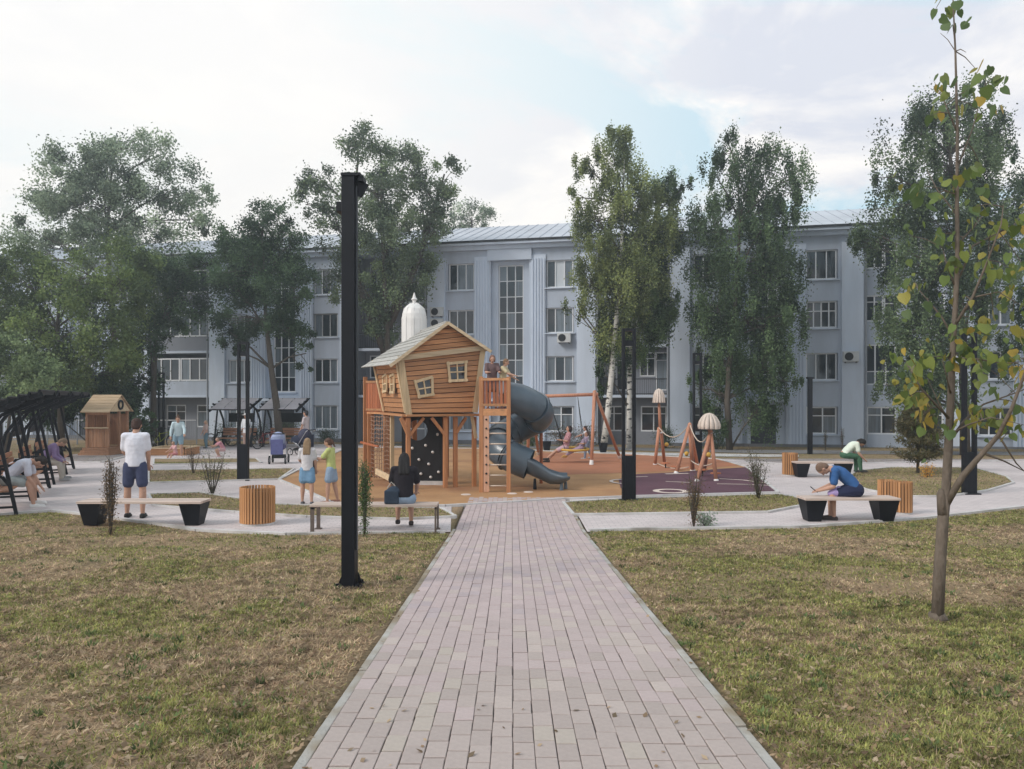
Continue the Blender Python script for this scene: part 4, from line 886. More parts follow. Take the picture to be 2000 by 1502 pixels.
# roof boards run along the ridge
def roof_side(e0, e1, r0, r1, n):
    e0, e1, r0, r1 = map(Vector, (e0, e1, r0, r1)); up = (e1 - e0).cross(r0 - e0).normalized(); up = up if up.z > 0 else -up
    for i in range(n):
        t0, t1 = i / n + .004, (i + 1) / n; mb = MB(); p = [e0.lerp(r0, t0), e1.lerp(r1, t0), e1.lerp(r1, t1), e0.lerp(r0, t1)]
        mb.prism([x + up * (.03 if k < 2 else .018) for k, x in enumerate(p)], -up * .022); mb.build('roof_board', W_ROOF, roof_t)
mb = MB(); mb.bar(AP + Vector((0, -.2, .035)), APb + Vector((0, .15, .035)), .09, .03); roof_t = mb.build('roof', W_ROOF, TOY)
def ext(t, a, k): return t + (t - a) * k
eL, eLb, eR, eRb = ext(TL_, AP, .20) + Vector((0, -.22, 0)), ext(TLb, APb, .26) + Vector((0, .15, 0)), ext(TR_, AP, .10) + Vector((0, -.22, 0)), ext(TRb, APb, .10) + Vector((0, .15, 0))
roof_side(eL, eLb, AP + Vector((0, -.22, .02)), APb + Vector((0, .15, .02)), 9)
roof_side(eR, eRb, AP + Vector((0, -.22, .02)), APb + Vector((0, .15, .02)), 9)
for a in (eL, eR): flatbar(a + Vector((0, -.012, -.02)), AP + Vector((0, -.232, .0)), .07, .025, (0, -1, 0)).build('barge_board', W_PALEX, TOY)
def toy_window(c, w, h, tilt, nrm, skew=0):
    n = Vector(nrm).normalized(); x = Vector((0, 0, 1)).cross(n).normalized() * 1; x = -x if x.dot(Vector((1, 0, 0))) < 0 and abs(n.y) > .5 else x
    c = Vector(c); ca, sa = math.cos(R(tilt)), math.sin(R(tilt)); P = lambda a, b, o=.05: c + n * o + x * (a * ca - b * sa) + Vector((0, 0, a * sa + b * ca))
    mb = MB(); mb.prism([P(-w / 2, -h / 2, .035), P(w / 2, -h / 2, .035), P(w / 2, h / 2, .035), P(-w / 2, h / 2, .035)], -n * .02); pane = mb.build('window', M_glass, TOY)
    def fb(a0, b0, a1, b1, ww, o): flatbar(P(a0, b0, o), P(a1, b1, o), ww, .03, n).build('frame_board', W_PALE, pane)
    fb(-w / 2, -h / 2 - .05, -w / 2 - skew, h / 2 + .05, .06, .06); fb(w / 2, -h / 2 - .04, w / 2 + skew, h / 2 + .05, .06, .06)
    fb(-w / 2 - .07, h / 2, w / 2 + .07, h / 2 + skew, .065, .072); fb(-w / 2 - .05, -h / 2, w / 2 + .05, -h / 2, .065, .072)
    fb(0, -h / 2, 0, h / 2, .03, .05); fb(-w / 2, 0, w / 2, 0, .03, .062)
toy_window((1.24, -.03, 2.86), .40, .42, 3, (0, -1, 0), .03); toy_window((.42, -.02, 2.46), .32, .36, 9, (0, -1, 0), .06)
toy_window((-.13, .72, 2.55), .36, .40, 0, (-1, 0, .15), .05); toy_window((-.13, 1.55, 2.57), .36, .38, 3, (-1, 0, .15), .05)
# platform, posts, braces
mb = MB(); mb.box((.88, 1.2, 1.80), (1.86, 2.5, .06)); mb.build('floor_deck', W_OR, TOY)
for a, b in (((-.03, -.05, 1.80), (1.80, -.05, 1.80)), ((-.05, 0, 1.80), (-.05, 2.45, 1.80)), ((1.82, 0, 1.80), (1.82, 2.45, 1.80)), ((-.03, 2.45, 1.80), (1.80, 2.45, 1.80))): mb = MB(); mb.bar(a, b, .14, .05) if a[0] == b[0] else mb.bar(a, b, .05, .14, up=(0, 1, 0)); mb.build('beam', W_OR, TOY)
for x, y in ((.04, .05), (.97, .05), (1.24, .08), (1.72, .05), (.04, 2.35), (1.72, 2.35)): mb = MB(); mb.box((x, y, .87), (.10, .10, 1.76)); mb.build('post', W_ORZ, TOY, bevel=.006)
for a, b in (((.05, .03, 1.30), (.42, .03, 1.74)), ((.03, .06, 1.36), (.03, .42, 1.74)), ((.04, 0, 1.3), (-.16, -.02, 1.74)), ((.97, .03, 1.3), (.62, .03, 1.74)), ((1.24, .03, 1.35), (1.5, .03, 1.74))): mb = MB(); mb.bar(a, b, .07, .07); mb.build('brace', W_ORZ, TOY)
flatbar((1.62, -.04, 1.80), (1.74, -.04, 1.22), .08, .03, (0, -1, 0)).build('trim_board', W_PALE, TOY)
# black climbing wall with a round hole
ca_, cb_ = WL(-2.80, 19.5, 0), WL(-1.66, 19.42, 0); ex = (cb_ - ca_); Lw = ex.length; ex.normalize(); en = Vector((0, 0, 1)).cross(ex)
hc = (.40, 1.40); hr = .26; cz0, cz1 = .12, 1.76
angs = sorted(set([2 * math.pi * i / 36 for i in range(36)] + [math.atan2(z - hc[1], x - hc[0]) % (2 * math.pi) for x in (0, Lw) for z in (cz0, cz1)]))
def ray(a):
    dx, dz = math.cos(a), math.sin(a); t = 1e9
    if dx > 1e-9: t = min(t, (Lw - hc[0]) / dx)
    if dx < -1e-9: t = min(t, -hc[0] / dx)
    if dz > 1e-9: t = min(t, (cz1 - hc[1]) / dz)
    if dz < -1e-9: t = min(t, (cz0 - hc[1]) / dz)
    return hc[0] + dx * t, hc[1] + dz * t
mb = MB(); q3 = lambda x, z, o: ca_ + ex * x + en * o + Vector((0, 0, z))
for i, a in enumerate(angs):
    b = angs[(i + 1) % len(angs)]; o0, o1 = ray(a), ray(b); i0 = (hc[0] + hr * math.cos(a), hc[1] + hr * math.sin(a)); i1 = (hc[0] + hr * math.cos(b), hc[1] + hr * math.sin(b))
    v = [q3(*i0, 0), q3(*o0, 0), q3(*o1, 0), q3(*i1, 0), q3(*i0, .04), q3(*o0, .04), q3(*o1, .04), q3(*i1, .04)]
    mb.add(v, [(0, 1, 2, 3), (7, 6, 5, 4), (0, 3, 7, 4), (1, 5, 6, 2)])
cw = mb.build('climbing_wall', M_black, TOY)
for x, z in ((.28, .95), (.62, 1.02), (.80, .85), (.45, .66), (.70, .55), (.22, .45), (.92, 1.3), (.75, .22), (.95, .35), (.5, .3)):
    mb = MB(); mb.ball(q3(x, z, -.03), (.04, .035, .035), 8, 6, (x, z, 0)); mb.build('climbing_hold', M_white, cw, smooth=True)
mb = MB(); mb.bar(q3(-.02, .06, -.02), q3(Lw + .02, .06, -.02), .1, .12); mb.build('wall_foot', M_kerb, TOY)
# left walkway with boards, net
dk = [WL(-4.05, 21.2, 0), WL(-3.42, 20.75, 0)]
mb = MB(); a, b = dk; mb.prism([a + Vector((0, 0, 1.78)), b + Vector((0, 0, 1.78)), b + Vector((.4, 1.2, 1.78)), a + Vector((.4, 1.2, 1.78))], (0, 0, .08)); mb.build('walkway_deck', W_OR, TOY)
nv = 8; 
for i in range(nv):
    p = a.lerp(b, (i + .5) / nv); d = (b - a).normalized(); flatbar(p + Vector((0, 0, 1.84)), p + Vector((0, 0, 2.62)), (b - a).length / nv * .88, .025, Vector((0, 0, 1)).cross(d)).build('rail_board', W_RED, TOY)
for z in (1.9, 2.66): mb = MB(); mb.bar(a + Vector((0, 0, z)), b + Vector((0, 0, z)), .06, .06); mb.build('rail', W_OR, TOY)
for p, h in ((a, 2.8), (b, 2.9), (a + Vector((.4, 1.2, 0)), 2.7), (a.lerp(b, .25) + Vector((.1, .3, 0)), 1.8)): mb = MB(); mb.box((p.x, p.y, h / 2), (.10, .10, h)); mb.build('post', W_ORZ, TOY)
na, nb = WL(-3.80, 20.45, 0), WL(-3.12, 20.0, 0); mb = MB()
for i in range(10): p, q = na.lerp(nb, i / 9), na.lerp(nb, i / 9); mb.tube([p + Vector((0, 0, .1)), p.lerp(q, .5) + Vector((random.gauss(0, .01), 0, .9)), q + Vector((0, 0, 1.75))], .011, 5)
for j in range(15):
    z = .15 + j * .112; mb.tube([na.lerp(nb, t) + Vector((0, 0, z + (.02 if k % 2 else -.02))) for k, t in enumerate([i / 9 for i in range(10)])], .011, 5)
mb.build('climbing_net', M_rope, TOY, smooth=True)
for p in (na, nb): mb = MB(); mb.box((p.x, p.y, .9), (.09, .09, 1.8)); mb.build('post', W_ORZ if p is na else W_PALE, TOY)
mb = MB(); mb.bar(WL(-4.0, 20.3, 1.05), WL(-3.5, 20.1, .95), .05, .05); mb.build('rail', W_RED, TOY)
mb = MB(); mb.bar(WL(-3.45, 19.5, .36), WL(-2.95, 18.9, .22), .05, .14); mb.build('low_board', W_PALEX, TOY)
# white turret behind the ridge
mb = MB(); prof = [(.34, 3.1), (.34, 4.35), (.325, 4.5), (.28, 4.63), (.20, 4.73), (.10, 4.79), (.05, 4.80), (.05, 4.86), (.085, 4.90), (.05, 4.95), (.012, 5.08), (.001, 5.09)]
c = WL(-2.66, 20.9, 0); mb.lathe((c.x, c.y, 0), prof, 18); tur = mb.build('turret', M_white, TOY, smooth=False)
mb = MB()
for k in range(10):
    a = 2 * math.pi * k / 10; mb.tube([(c.x + .345 * math.cos(a), c.y + .345 * math.sin(a), 3.1), (c.x + .345 * math.cos(a), c.y + .345 * math.sin(a), 4.36), (c.x + .285 * math.cos(a), c.y + .285 * math.sin(a), 4.64), (c.x + .1 * math.cos(a), c.y + .1 * math.sin(a), 4.8)], .011, 5)
mb.build('rib', M_white, tur)
mb = MB(); mb.box((c.x, c.y, 1.55), (.12, .12, 3.1)); mb.build('post', W_ORZ, TOY)
# right tower with ladder
tx0, tx1, ty0, ty1, dz = -.72, -.08, 17.95, 18.95, 1.93
for X, Y, h in ((tx0, ty0, 2.72), (tx1, ty0, 2.72), (tx1, ty1, 2.72), (tx0, ty1, 2.72)): 
    p = WL(X, Y, h / 2); mb = MB(); mb.box(p, (.095, .095, h), (0, 0, -PHA)); mb.build('post', W_ORZ, TOY, bevel=.006)
mb = MB(); mb.box(WL((tx0 + tx1) / 2, (ty0 + ty1) / 2, dz - .03), (tx1 - tx0 + .06, ty1 - ty0 + .06, .08), (0, 0, -PHA)); mb.build('tower_deck', W_OR, TOY)
mb = MB(); mb.box(WL((tx0 + tx1) / 2, ty0 - .02, dz - .04), (tx1 - tx0 + .1, .05, .16), (0, 0, -PHA)); mb.build('beam', W_OR, TOY)
for z in (2.06, 2.66): mb = MB(); mb.box(WL((tx0 + tx1) / 2, ty0 - .03, z), (tx1 - tx0 + .02, .04, .06), (0, 0, -PHA)); mb.build('rail', W_OR, TOY)
n = 6
for i in range(n): mb = MB(); mb.box(WL(tx0 + .12 + (tx1 - tx0 - .2) * i / (n - 1), ty0, 2.36), (.055, .02, .58), (0, 0, -PHA)); mb.build('rail_slat', W_RED, TOY)
mb = MB(); mb.box(WL(tx0 + .02, ty0 + .02, 2.36), (.12, .03, .66), (0, 0, -PHA)); mb.build('rail_board', W_RED, TOY)
for i in range(7): mb = MB(); mb.box(WL(tx0, ty0 + .12 + i * .13, 2.36), (.02, .06, .58), (0, 0, -PHA)); mb.build('rail_slat', W_RED, TOY)
mb = MB(); mb.box(WL(-.60, ty0 - .02, .96), (.13, .03, 1.86), (0, 0, -PHA)); sb = mb.build('step_board', wood('pinkish_board', (.52, .30, .20), 'z'), TOY)
for i in range(8): mb = MB(); mb.ball(WL(-.60, ty0 - .045, .25 + i * .21), (.025, .02, .025), 8, 5); mb.build('climbing_hold', M_dark, sb)
for i in range(7): mb = MB(); mb.tube([WL(-.55, ty0 + .0, .17 + i * .245), WL(-.10, ty0 + .0, .17 + i * .245)], .017, 8); mb.build('ladder_rung', M_rope2, TOY, smooth=True)
# tube slide in bolted sections
cx, cy, Rr = .16, 19.3, .52; pts = [(-.12, 18.76, 2.24), (.02, 18.77, 2.22)]
for k in range(37):
    a = R(-90 + k * 10); pts.append((cx + Rr * math.cos(a), cy + Rr * math.sin(a), 2.20 - k / 36 * 1.50))
pts += [(.42, 18.74, .60)]
sld = None; TR = .375
for s0 in range(0, len(pts) - 1, 7):
    seg = [WL(*p) for p in pts[s0:s0 + 8]]; mb = MB(); mb.tube(seg, TR, 22, cap=(s0 == 0 and False)); 
    fl = seg[0]; d = (seg[1] - seg[0]).normalized(); mb.tube([fl - d * .012, fl + d * .012], TR + .035, 22)
    o = mb.build('tube_slide' if sld is None else 'slide_section', M_slide, TOY if sld is None else sld, smooth=True)
    md = o.modifiers.new('edge', 'EDGE_SPLIT'); md.split_angle = R(50)
    sld = sld or o
# open chute at the end
mb = MB(); path = [(.36, 18.74, .66), (.62, 18.68, .54), (.92, 18.58, .42), (1.18, 18.50, .34), (1.36, 18.45, .33)]; nn = 12; vs = []; fs = []
for i, p in enumerate(path):
    w = [.37, .37, .37, .39, .45][i]; dpt = [.37, .36, .30, .22, .10][i]
    for k in range(nn + 1):
        a = math.pi * (k / nn); 
        for r in (1.0, 1.12): vs.append(WL(p[0], p[1] + math.cos(a) * w * r, p[2] + .05 - math.sin(a) * dpt * r + (.08 if i < 2 else 0)))
def id_(i, k, r): return i * (nn + 1) * 2 + k * 2 + r
for i in range(len(path) - 1):
    for k in range(nn):
        for r in (0, 1): fs.append((id_(i, k, r), id_(i, k + 1, r), id_(i + 1, k + 1, r), id_(i + 1, k, r)))
    for k in (0, nn): fs.append((id_(i, k, 0), id_(i, k, 1), id_(i + 1, k, 1), id_(i + 1, k, 0)))
for k in range(nn):
    for i in (0, len(path) - 1): fs.append((id_(i, k, 0), id_(i, k + 1, 0), id_(i, k + 1, 1), id_(i, k, 1)))
mb.add(vs, fs); mb.build('slide_chute', M_slide, sld, smooth=True)
for p in ((1.18, 18.30), (1.30, 18.62), (.55, 18.5)): mb = MB(); mb.tube([WL(*p, 0), WL(*p, .28)], [.05, .03], 8); mb.build('slide_foot', M_slide if p[0] > 1 else M_steel, sld)
mb = MB(); mb.tube([WL(.75, 19.75, 0), WL(.75, 19.75, 1.35)], .045, 8); mb.build('slide_post', W_RED, TOY)

# ------------------------------------------------------------------ swing, rope course, kiosk, sand box
W_PINK = wood('pink_brown_round_wood', (.46, .22, .14), 'z'); M_ylw = mat('yellow_band', (.55, .33, .06), .5, .1, 6)
def wt(name, label, cat, X, Y, **k): return thing(name, label, cat, (X, Y, zg(Y)), **k)
sg = wt('swing_frame', 'wooden swing frame with two leaning end trestles behind the slide', 'swing', 1.7, 26.2); o = Vector(sg.location)
A1, A0 = at(1161, 770, 25.8), at(1036, 775, 26.8)
mb = MB(); mb.tube([A0 - o + Vector((-.12, 0, 0)), A1 - o + Vector((.12, 0, 0))], .06, 10); mb.build('crossbeam', W_PINK, sg, smooth=True)
for ap, feet in ((A1, [(1155, 909), (1212, 897)]), (A0, [(1030, 900), (1052, 889)])):
    for px, py in feet:
        g = G(px, py); mb = MB(); mb.tube([g - o, ap - o + Vector((0, 0, .1))], .055, 10); lg = mb.build('leg', W_PINK, sg, smooth=True)
        mb = MB(); mb.tube([g - o, g.lerp(ap, .07) - o], [.075, .06], 10); mb.build('foot_cap', M_white, lg)
mid = A0.lerp(A1, .52); seat = at(1122, 877, 26.1); sx = seat - o
nest = sg; mb = MB(); rr = .48
tor = [(sx.x + rr * math.cos(R(a)), sx.y + rr * math.sin(R(a)), sx.z + .02 * math.sin(R(a))) for a in range(0, 361, 20)]
mb.tube(tor, .04, 8, cap=False); ns = mb.build('nest_seat', M_ylw, sg, smooth=True); mb = MB()
for k in range(-4, 5):
    x = k * .1; l = math.sqrt(max(0, rr * rr - x * x)); mb.tube([(sx.x + x, sx.y - l, sx.z), (sx.x + x, sx.y, sx.z - .07), (sx.x + x, sx.y + l, sx.z)], .012, 5); mb.tube([(sx.x - l, sx.y + x, sx.z), (sx.x, sx.y + x, sx.z - .07), (sx.x + l, sx.y + x, sx.z)], .012, 5)
mb.build('nest_net', M_rope, ns)
for dx in (-1, 1):
    for dy in (-1, 1): mb = MB(); mb.tube([(sx.x + dx * .34, sx.y + dy * .34, sx.z), mid - o + Vector((dx * .5, 0, -.06))], .011, 5); mb.build('swing_rope', M_steel, sg)
rc = wt('rope_course', 'wooden rope course of leaning trestles with two mushroom caps on the plum surface', 'climbing frame', 4.6, 22.5); o = Vector(rc.location)
def leg(a, b, r=.055, nm='leg', m=None):
    mb = MB(); mb.tube([a - o, b - o], [r, r * .9], 10); l = mb.build(nm, m or W_PINK, rc, smooth=True)
    mb = MB(); mb.tube([a - o, a.lerp(b, .05) - o], [r * 1.35, r * 1.1], 10); mb.build('foot_cap', M_white, l)
Am = at(1287, 835, 24.9); leg(G(1279, 909), Am); leg(G(1298, 905), at(1291, 840, 25)); leg(at(1290, 846, 25), at(1287, 785, 24.9), .05, 'mast')
Bm = at(1347, 828, 22.6); leg(G(1320, 926), Bm); leg(G(1353, 921), Bm, .065); leg(G(1362, 908), Bm)
Cm = at(1388, 842, 20.6); leg(G(1361, 942), Cm); leg(G(1375, 922), Cm); leg(G(1399, 941), Cm); leg(at(1389, 846, 20.6), at(1385, 836, 20.6), .06, 'mast')
def rope(a, b, sag, n=8, m=M_rope2, r=.016):
    mb = MB(); mb.tube([a.lerp(b, t / n) - o - Vector((0, 0, sag * 4 * (t / n) * (1 - t / n))) for t in range(n + 1)], r, 6); mb.build('rope', m, rc, smooth=True)
rope(Am, Bm, .35); rope(Bm, at(1388, 840, 20.6), .42); rope(at(1284, 905, 25), at(1345, 912, 22.6), .1); rope(at(1350, 900, 22.5), at(1392, 905, 20.6), .1)
for px, py, y in ((1300, 905, 24), (1320, 912, 23.3), (1372, 918, 21.5), (1398, 925, 21)):
    p = at(px, py, y) - o; mb = MB(); mb.lathe(p, [(.001, .03), (.14, .03), (.15, 0), (.001, -.02)], 14); mb.build('step_disc', W_RED, rc); mb = MB(); mb.tube([p, (p.x, p.y, .0)], .02, 6); mb.build('disc_stem', M_steel, rc)
for px, py, y in ((1302, 868, 25.2), (1341, 886, 22.9), (1384, 888, 20.9)): p = at(px, py, y) - o; mb = MB(); mb.ball(p, .07, 10, 8); mb.build('knot_ball', M_ylw, rc, smooth=True)
def mushroom(c, r, h, pointy):
    base = c - o; n = 14
    prof = [(r * 1.0, 0), (r * 1.05, h * .18), (r * .95, h * .45), (r * .72, h * .72), (r * .4, h * .93), (.02, h)] if not pointy else [(r * 1.0, 0), (r * .92, h * .3), (r * .82, h * .6), (r * .55, h * .88), (.02, h)]
    mb = MB(); mb.lathe(base, [(.01, -.02)] + [(a * .93, b * .96) for a, b in prof], 18); core = mb.build('mushroom_cap', M_dark, rc)
    me = None
    for k in range(n):
        a = 2 * math.pi * (k + .5) / n; wd = 2 * math.pi * r / n * .45; mb = MB(); vs = []
        for pr, pz in prof:
            w = wd * max(.25, pr / r); 
            for s in (-1, 1): vs.append((pr * math.cos(a) - s * w * math.sin(a), pr * math.sin(a) + s * w * math.cos(a), pz))
        vs2 = [(x * .96, y * .96, z - .012) for x, y, z in vs]; m_ = len(vs); fs = []
        for i in range(0, m_ - 2, 2): fs += [(i, i + 1, i + 3, i + 2), (m_ + i + 2, m_ + i + 3, m_ + i + 1, m_ + i), (i, i + 2, m_ + i + 2, m_ + i), (i + 1, m_ + i + 1, m_ + i + 3, i + 3)]
        mb.add([Vector(v) + base for v in vs + vs2], fs); mb.build('cap_slat', mat('whitewashed_slat', (.62, .52, .45), .7, .12, 8, rnd=.08), core, smooth=True)
mushroom(at(1287, 786, 24.9), .21, .45, True); mushroom(at(1385, 837, 20.6), .29, .42, False)

kk = thing('play_kiosk', 'small wooden kiosk with pitched board roof on the left lawn', 'play kiosk', G(191, 889)); o = Vector((0, 0, 0)); ksc = kk.location.y / F
W_KI = wood('kiosk_brown_board', (.36, .19, .11), 'z'); W_KR = wood('kiosk_roof_board', (.50, .36, .23), 'x')
kw, kd = .86, 1.5
for i in range(3): mb = MB(); mb.box((.02, .6, .06 + i * .1), (1.25 - i * .1, 1.9 - i * .12, .095)); mb.build('plinth_board', W_KI, kk)
for x, y in ((-kw / 2, 0), (kw / 2, 0), (-kw / 2, kd), (kw / 2, kd), (kw / 2, kd * .55)): mb = MB(); mb.box((x, y, 1.06), (.09, .09, 1.5)); mb.build('post', W_KI, kk)
for i in range(7): mb = MB(); mb.box((-kw / 2 + .09 + i * (kw - .18) / 6, 0, .70), (.105, .03, .76)); mb.build('front_board', W_KI, kk)
mb = MB(); mb.box((0, -.06, 1.10), (kw + .05, .18, .035)); mb.build('counter', W_PALEX, kk)
for i in range(9): mb = MB(); mb.box((-kw / 2, .1 + i * kd / 9, .98), (.03, .15, 1.3)); mb.build('side_board', W_KI, kk)
mb = MB(); mb.box((0, kd, .98), (kw, .03, 1.3)); mb.build('back_board', W_KI, kk)
mb = MB(); mb.box((0, 0, 1.68), (kw, .05, .12)); mb.build('front_beam', W_KI, kk)
ez, rz_ = 1.72, 2.42; g0, g1 = -kw / 2 - .16, kw / 2 + .16
for side in (0, 1):
    ye, yr = ((-.22, kd / 2), (kd + .22, kd / 2))[side]
    for i in range(6):
        t0, t1 = i / 6, (i + 1) / 6 - .01; mb = MB(); P_ = lambda t: (ye + (yr - ye) * t, ez + (rz_ - ez) * t)
        a, b = P_(t0), P_(t1); mb.prism([(g0, a[0], a[1]), (g1, a[0], a[1]), (g1, b[0], b[1] - .01), (g0, b[0], b[1] - .01)], (0, 0, .03)); mb.build('roof_board', W_KR, kk)
for x in (g0 + .1, g1 - .1):
    mb = MB(); mb.prism([(x, -.1, ez + .03), (x, kd + .1, ez + .03), (x, kd / 2, rz_ - .04)], (.03, 0, 0)); mb.build('gable_board', W_PALEX, kk)
mb = MB(); mb.tube([(g1 - .05 + .0, kd / 2 + .17 * math.cos(R(a)), 2.02 + .17 * math.sin(R(a))) for a in range(0, 361, 24)], .045, 8, cap=False); mb.build('porthole_ring', M_steel, kk, smooth=True)
sb_ = thing('sand_box', 'low orange wooden sand box behind the man in the white shirt', 'sand box', G(325, 890)); 
for (c, d) in (((0, 0, .14), (1.5, .06, .28)), ((0, 1.3, .14), (1.5, .06, .28)), ((-.75, .65, .14), (.06, 1.36, .28)), ((.75, .65, .14), (.06, 1.36, .28))):
    mb = MB(); mb.box(c, d); mb.build('side_board', W_OR, sb_); mb = MB(); mb.box((c[0], c[1], .30), (d[0] + .06, d[1] + .08, .035)); mb.build('edge_board', W_PALEX, sb_)
mb = MB(); mb.box((0, .65, .09), (1.44, 1.24, .14)); mb.build('sand', mat('play_sand', (.48, .38, .26), .95, .15, 8, .4, 60), sb_)

# ------------------------------------------------------------------ lamp posts
M_led = mat('lamp_diffuser', (.55, .56, .56), .4, .05, 3)
def frame_lamp(label, px, pb, w=.29, h=3.72, rz=0):
    g = G(px, pb); t = thing('lamp_post', label, 'lamp post', g, rz, 'black double-post lamps with a solid lower box')
    for s in (-1, 1): mb = MB(); mb.box((s * (w / 2 - .03), 0, h / 2), (.06, .14, h)); mb.build('post', M_steel, t, bevel=.004)
    mb = MB(); mb.box((0, 0, .49), (w - .125, .13, .98)); mb.build('lower_box', M_steel, t); mb = MB(); mb.box((0, 0, .02), (w + .12, .26, .04)); mb.build('base_plate', M_steel, t)
    mb = MB(); mb.box((0, 0, h - .03), (w - .125, .14, .06)); mb.build('top_bar', M_steel, t); mb = MB(); mb.box((0, 0, h - .32), (w - .125, .10, .12)); lh = mb.build('lamp_head', M_steel, t); mb = MB(); mb.box((0, 0, h - .385), (w - .16, .08, .01)); mb.build('diffuser', M_led, lh)
    return t
frame_lamp('black double-post lamp standing in the left bed behind the seated group', 475, 939)
frame_lamp('black double-post lamp in the bed right of the slide, beside the brick path', 1228, 979)
frame_lamp('black double-post lamp on the round lawn behind the sapling', 1893, 966)
frame_lamp('black double-post lamp behind the mushroom rope course', 1362, 906)
frame_lamp('far black double-post lamp right of the wooden kiosk', 315, 872)
t = thing('lamp_post', 'single slim black lamp post before the right stairwell window column', 'lamp post', G(1582, 887)); mb = MB(); mb.box((0, 0, 1.55), (.16, .16, 3.1)); mb.build('post', M_steel, t); mb = MB(); mb.box((0, 0, 3.14), (.24, .24, .08)); mb.build('cap', M_steel, t)
yl = 7.84; t = thing('lamp_post', 'tall black square lamp post in the foreground left of the path', 'lamp post', (at(682, 1150, yl).x, yl, zg(yl) + .0), R(-2))
mb = MB(); mb.box((0, .02, 2.10), (.135, .16, 4.20)); mb.build('post', M_steel, t, bevel=.006)
mb = MB(); mb.box((.079, .0, 2.25), (.016, .04, 3.7)); mb.build('side_channel', mat('highlight_black_steel', (.05, .055, .065), .35, .1, 4), t)  # slim channel; its lighter colour paints in the bright edge highlight
mb = MB(); mb.bar((.06, .02, 4.03), (.135, .02, 4.16), .03, .14); mb.box((.13, .02, 4.175), (.05, .14, .05)); mb.build('head_bracket', M_steel, t)
mb = MB(); mb.box((.03, .02, 4.215), (.20, .18, .035)); mb.build('top_plate', M_steel, t, bevel=.005)
mb = MB(); mb.box((-.10, .09, 3.90), (.06, .22, .10)); mb.box((-.10, .09, 3.90), (.1, .1, .05)); mb.build('clamp', M_steel, t, bevel=.005)
mb = MB(); mb.box((0, .02, .02), (.26, .28, .035)); bp = mb.build('base_plate', M_steel, t, bevel=.005)
for sx in (-1, 1):
    mb = MB(); mb.prism([(sx * .076, .05, .03), (sx * .13, .05, .03), (sx * .076, .05, .16)], (0, .02, 0)); mb.build('gusset', M_steel, bp)
    for sy in (-.08, .12): mb = MB(); mb.tube([(sx * .105, sy, .03), (sx * .105, sy, .07)], .016, 6); mb.build('bolt', M_steel, bp)

# ------------------------------------------------------------------ benches and bins
W_SEAT = wood('pale_pink_seat_board', (.55, .44, .38), 'x'); W_BIN = wood('bin_slat', (.46, .23, .10), 'z', rnd=.25)
def slab_bench(label, x0, x1, py, seat_h=.43, dy=.46, lw=.38):
    g0, g1 = G(x0, py), G(x1, py); L = (g1 - g0).length; c = (g0 + g1) / 2; rz = math.atan2(g1.y - g0.y, g1.x - g0.x); c.z = zg(c.y) + .012
    t = thing('bench', label, 'bench', c, rz, 'backless benches on black tapered blocks')
    for i in range(4): mb = MB(); mb.box((0, (i + .5) * dy / 4 - .0, seat_h - .02), (L, dy / 4 - .008, .04)); mb.build('seat_board', W_SEAT, t, bevel=.003)
    for s in (-1, 1): mb = MB(); mb.box((s * (L / 2 - lw / 2 - .01), dy / 2, (seat_h - .04) / 2), (lw, dy - .03, seat_h - .045), taper=.62); mb.build('leg_block', M_steel, t, bevel=.006)
    return t
slab_bench('backless bench where the man in blue sits hunched, right of the path', 1574, 1760, 1022)
slab_bench('backless bench in front of the man in the white T-shirt at left', 148, 392, 1030)
slab_bench('far backless bench by the upper right slatted bin', 1556, 1668, 934)
t = thing('bench', 'thin plank bench on slim metal legs where the woman in black sits', 'bench', G(728, 1042)); yb = G(728, 1042).y
xa, xb = (604 - 728) * yb / F, (853 - 728) * yb / F
for i in range(3): mb = MB(); mb.bar((xa, .02 + i * .14, .44), (xb, .02 + i * .14, .465), .13, .035, up=(0, 0, 1)) if False else mb.box(((xa + xb) / 2, .06 + i * .14, .45), (xb - xa, .13, .035)); mb.build('seat_board', W_SEAT, t, bevel=.003)
M_rust = mat('dull_brown_steel', (.13, .10, .085), .6, .2, 6)
for x, w in ((xa + .05, .06), (xb - .02, .03)):
    mb = MB(); mb.box((x, .0, .215), (w, .03, .43)); mb.box((x, .40, .215), (w, .03, .43)); mb.box((x, .2, .415), (w, .43, .03)); mb.box((x, .0, .012), (w + .05, .1, .02)); mb.box((x, .40, .012), (w + .05, .1, .02)); mb.build('leg_frame', M_rust, t)
def bin_(label, px, pb, w_px, h_px):
    g = G(px, pb); g.z = zg(g.y) + .01; r = w_px * mpp(g.y) / 2; h = h_px * mpp(g.y); g.y += r
    t = thing('litter_bin', label, 'litter bin', g, 0, 'round litter bins clad in wooden slats'); n = max(12, int(2 * math.pi * r / .052)); 
    mb = MB(); mb.box((0, 0, h / 2), (2 * math.pi * r / n * .72, .02, h)); me = mb.mesh('slat', W_BIN)
    for k in range(n): a = 2 * math.pi * k / n; link('slat', me, t, (r * math.cos(a), r * math.sin(a), .04), (0, 0, a + math.pi / 2))
    mb = MB(); mb.lathe((0, 0, 0), [(r * .95, .0), (r * .95, h * .97), (r * .80, h * .97), (r * .78, .1), (.001, .1)], 24); mb.build('liner', M_steel, t, smooth=False)
    mb = MB(); mb.lathe((0, 0, 0), [(.001, 0.04), (r * 1.0, .04), (r * 1.02, 0)], 24); mb.build('base', M_kerb, t)
bin_('round slatted bin at the end of the left bench, near the grey-green lamp', 492, 1030, 66, 70)
bin_('nearer of two slatted bins side by side at the hunched man\'s bench', 1772, 1007, 32, 60)
bin_('rear slatted bin of the pair, partly hidden by the bench end', 1740, 990, 32, 46)
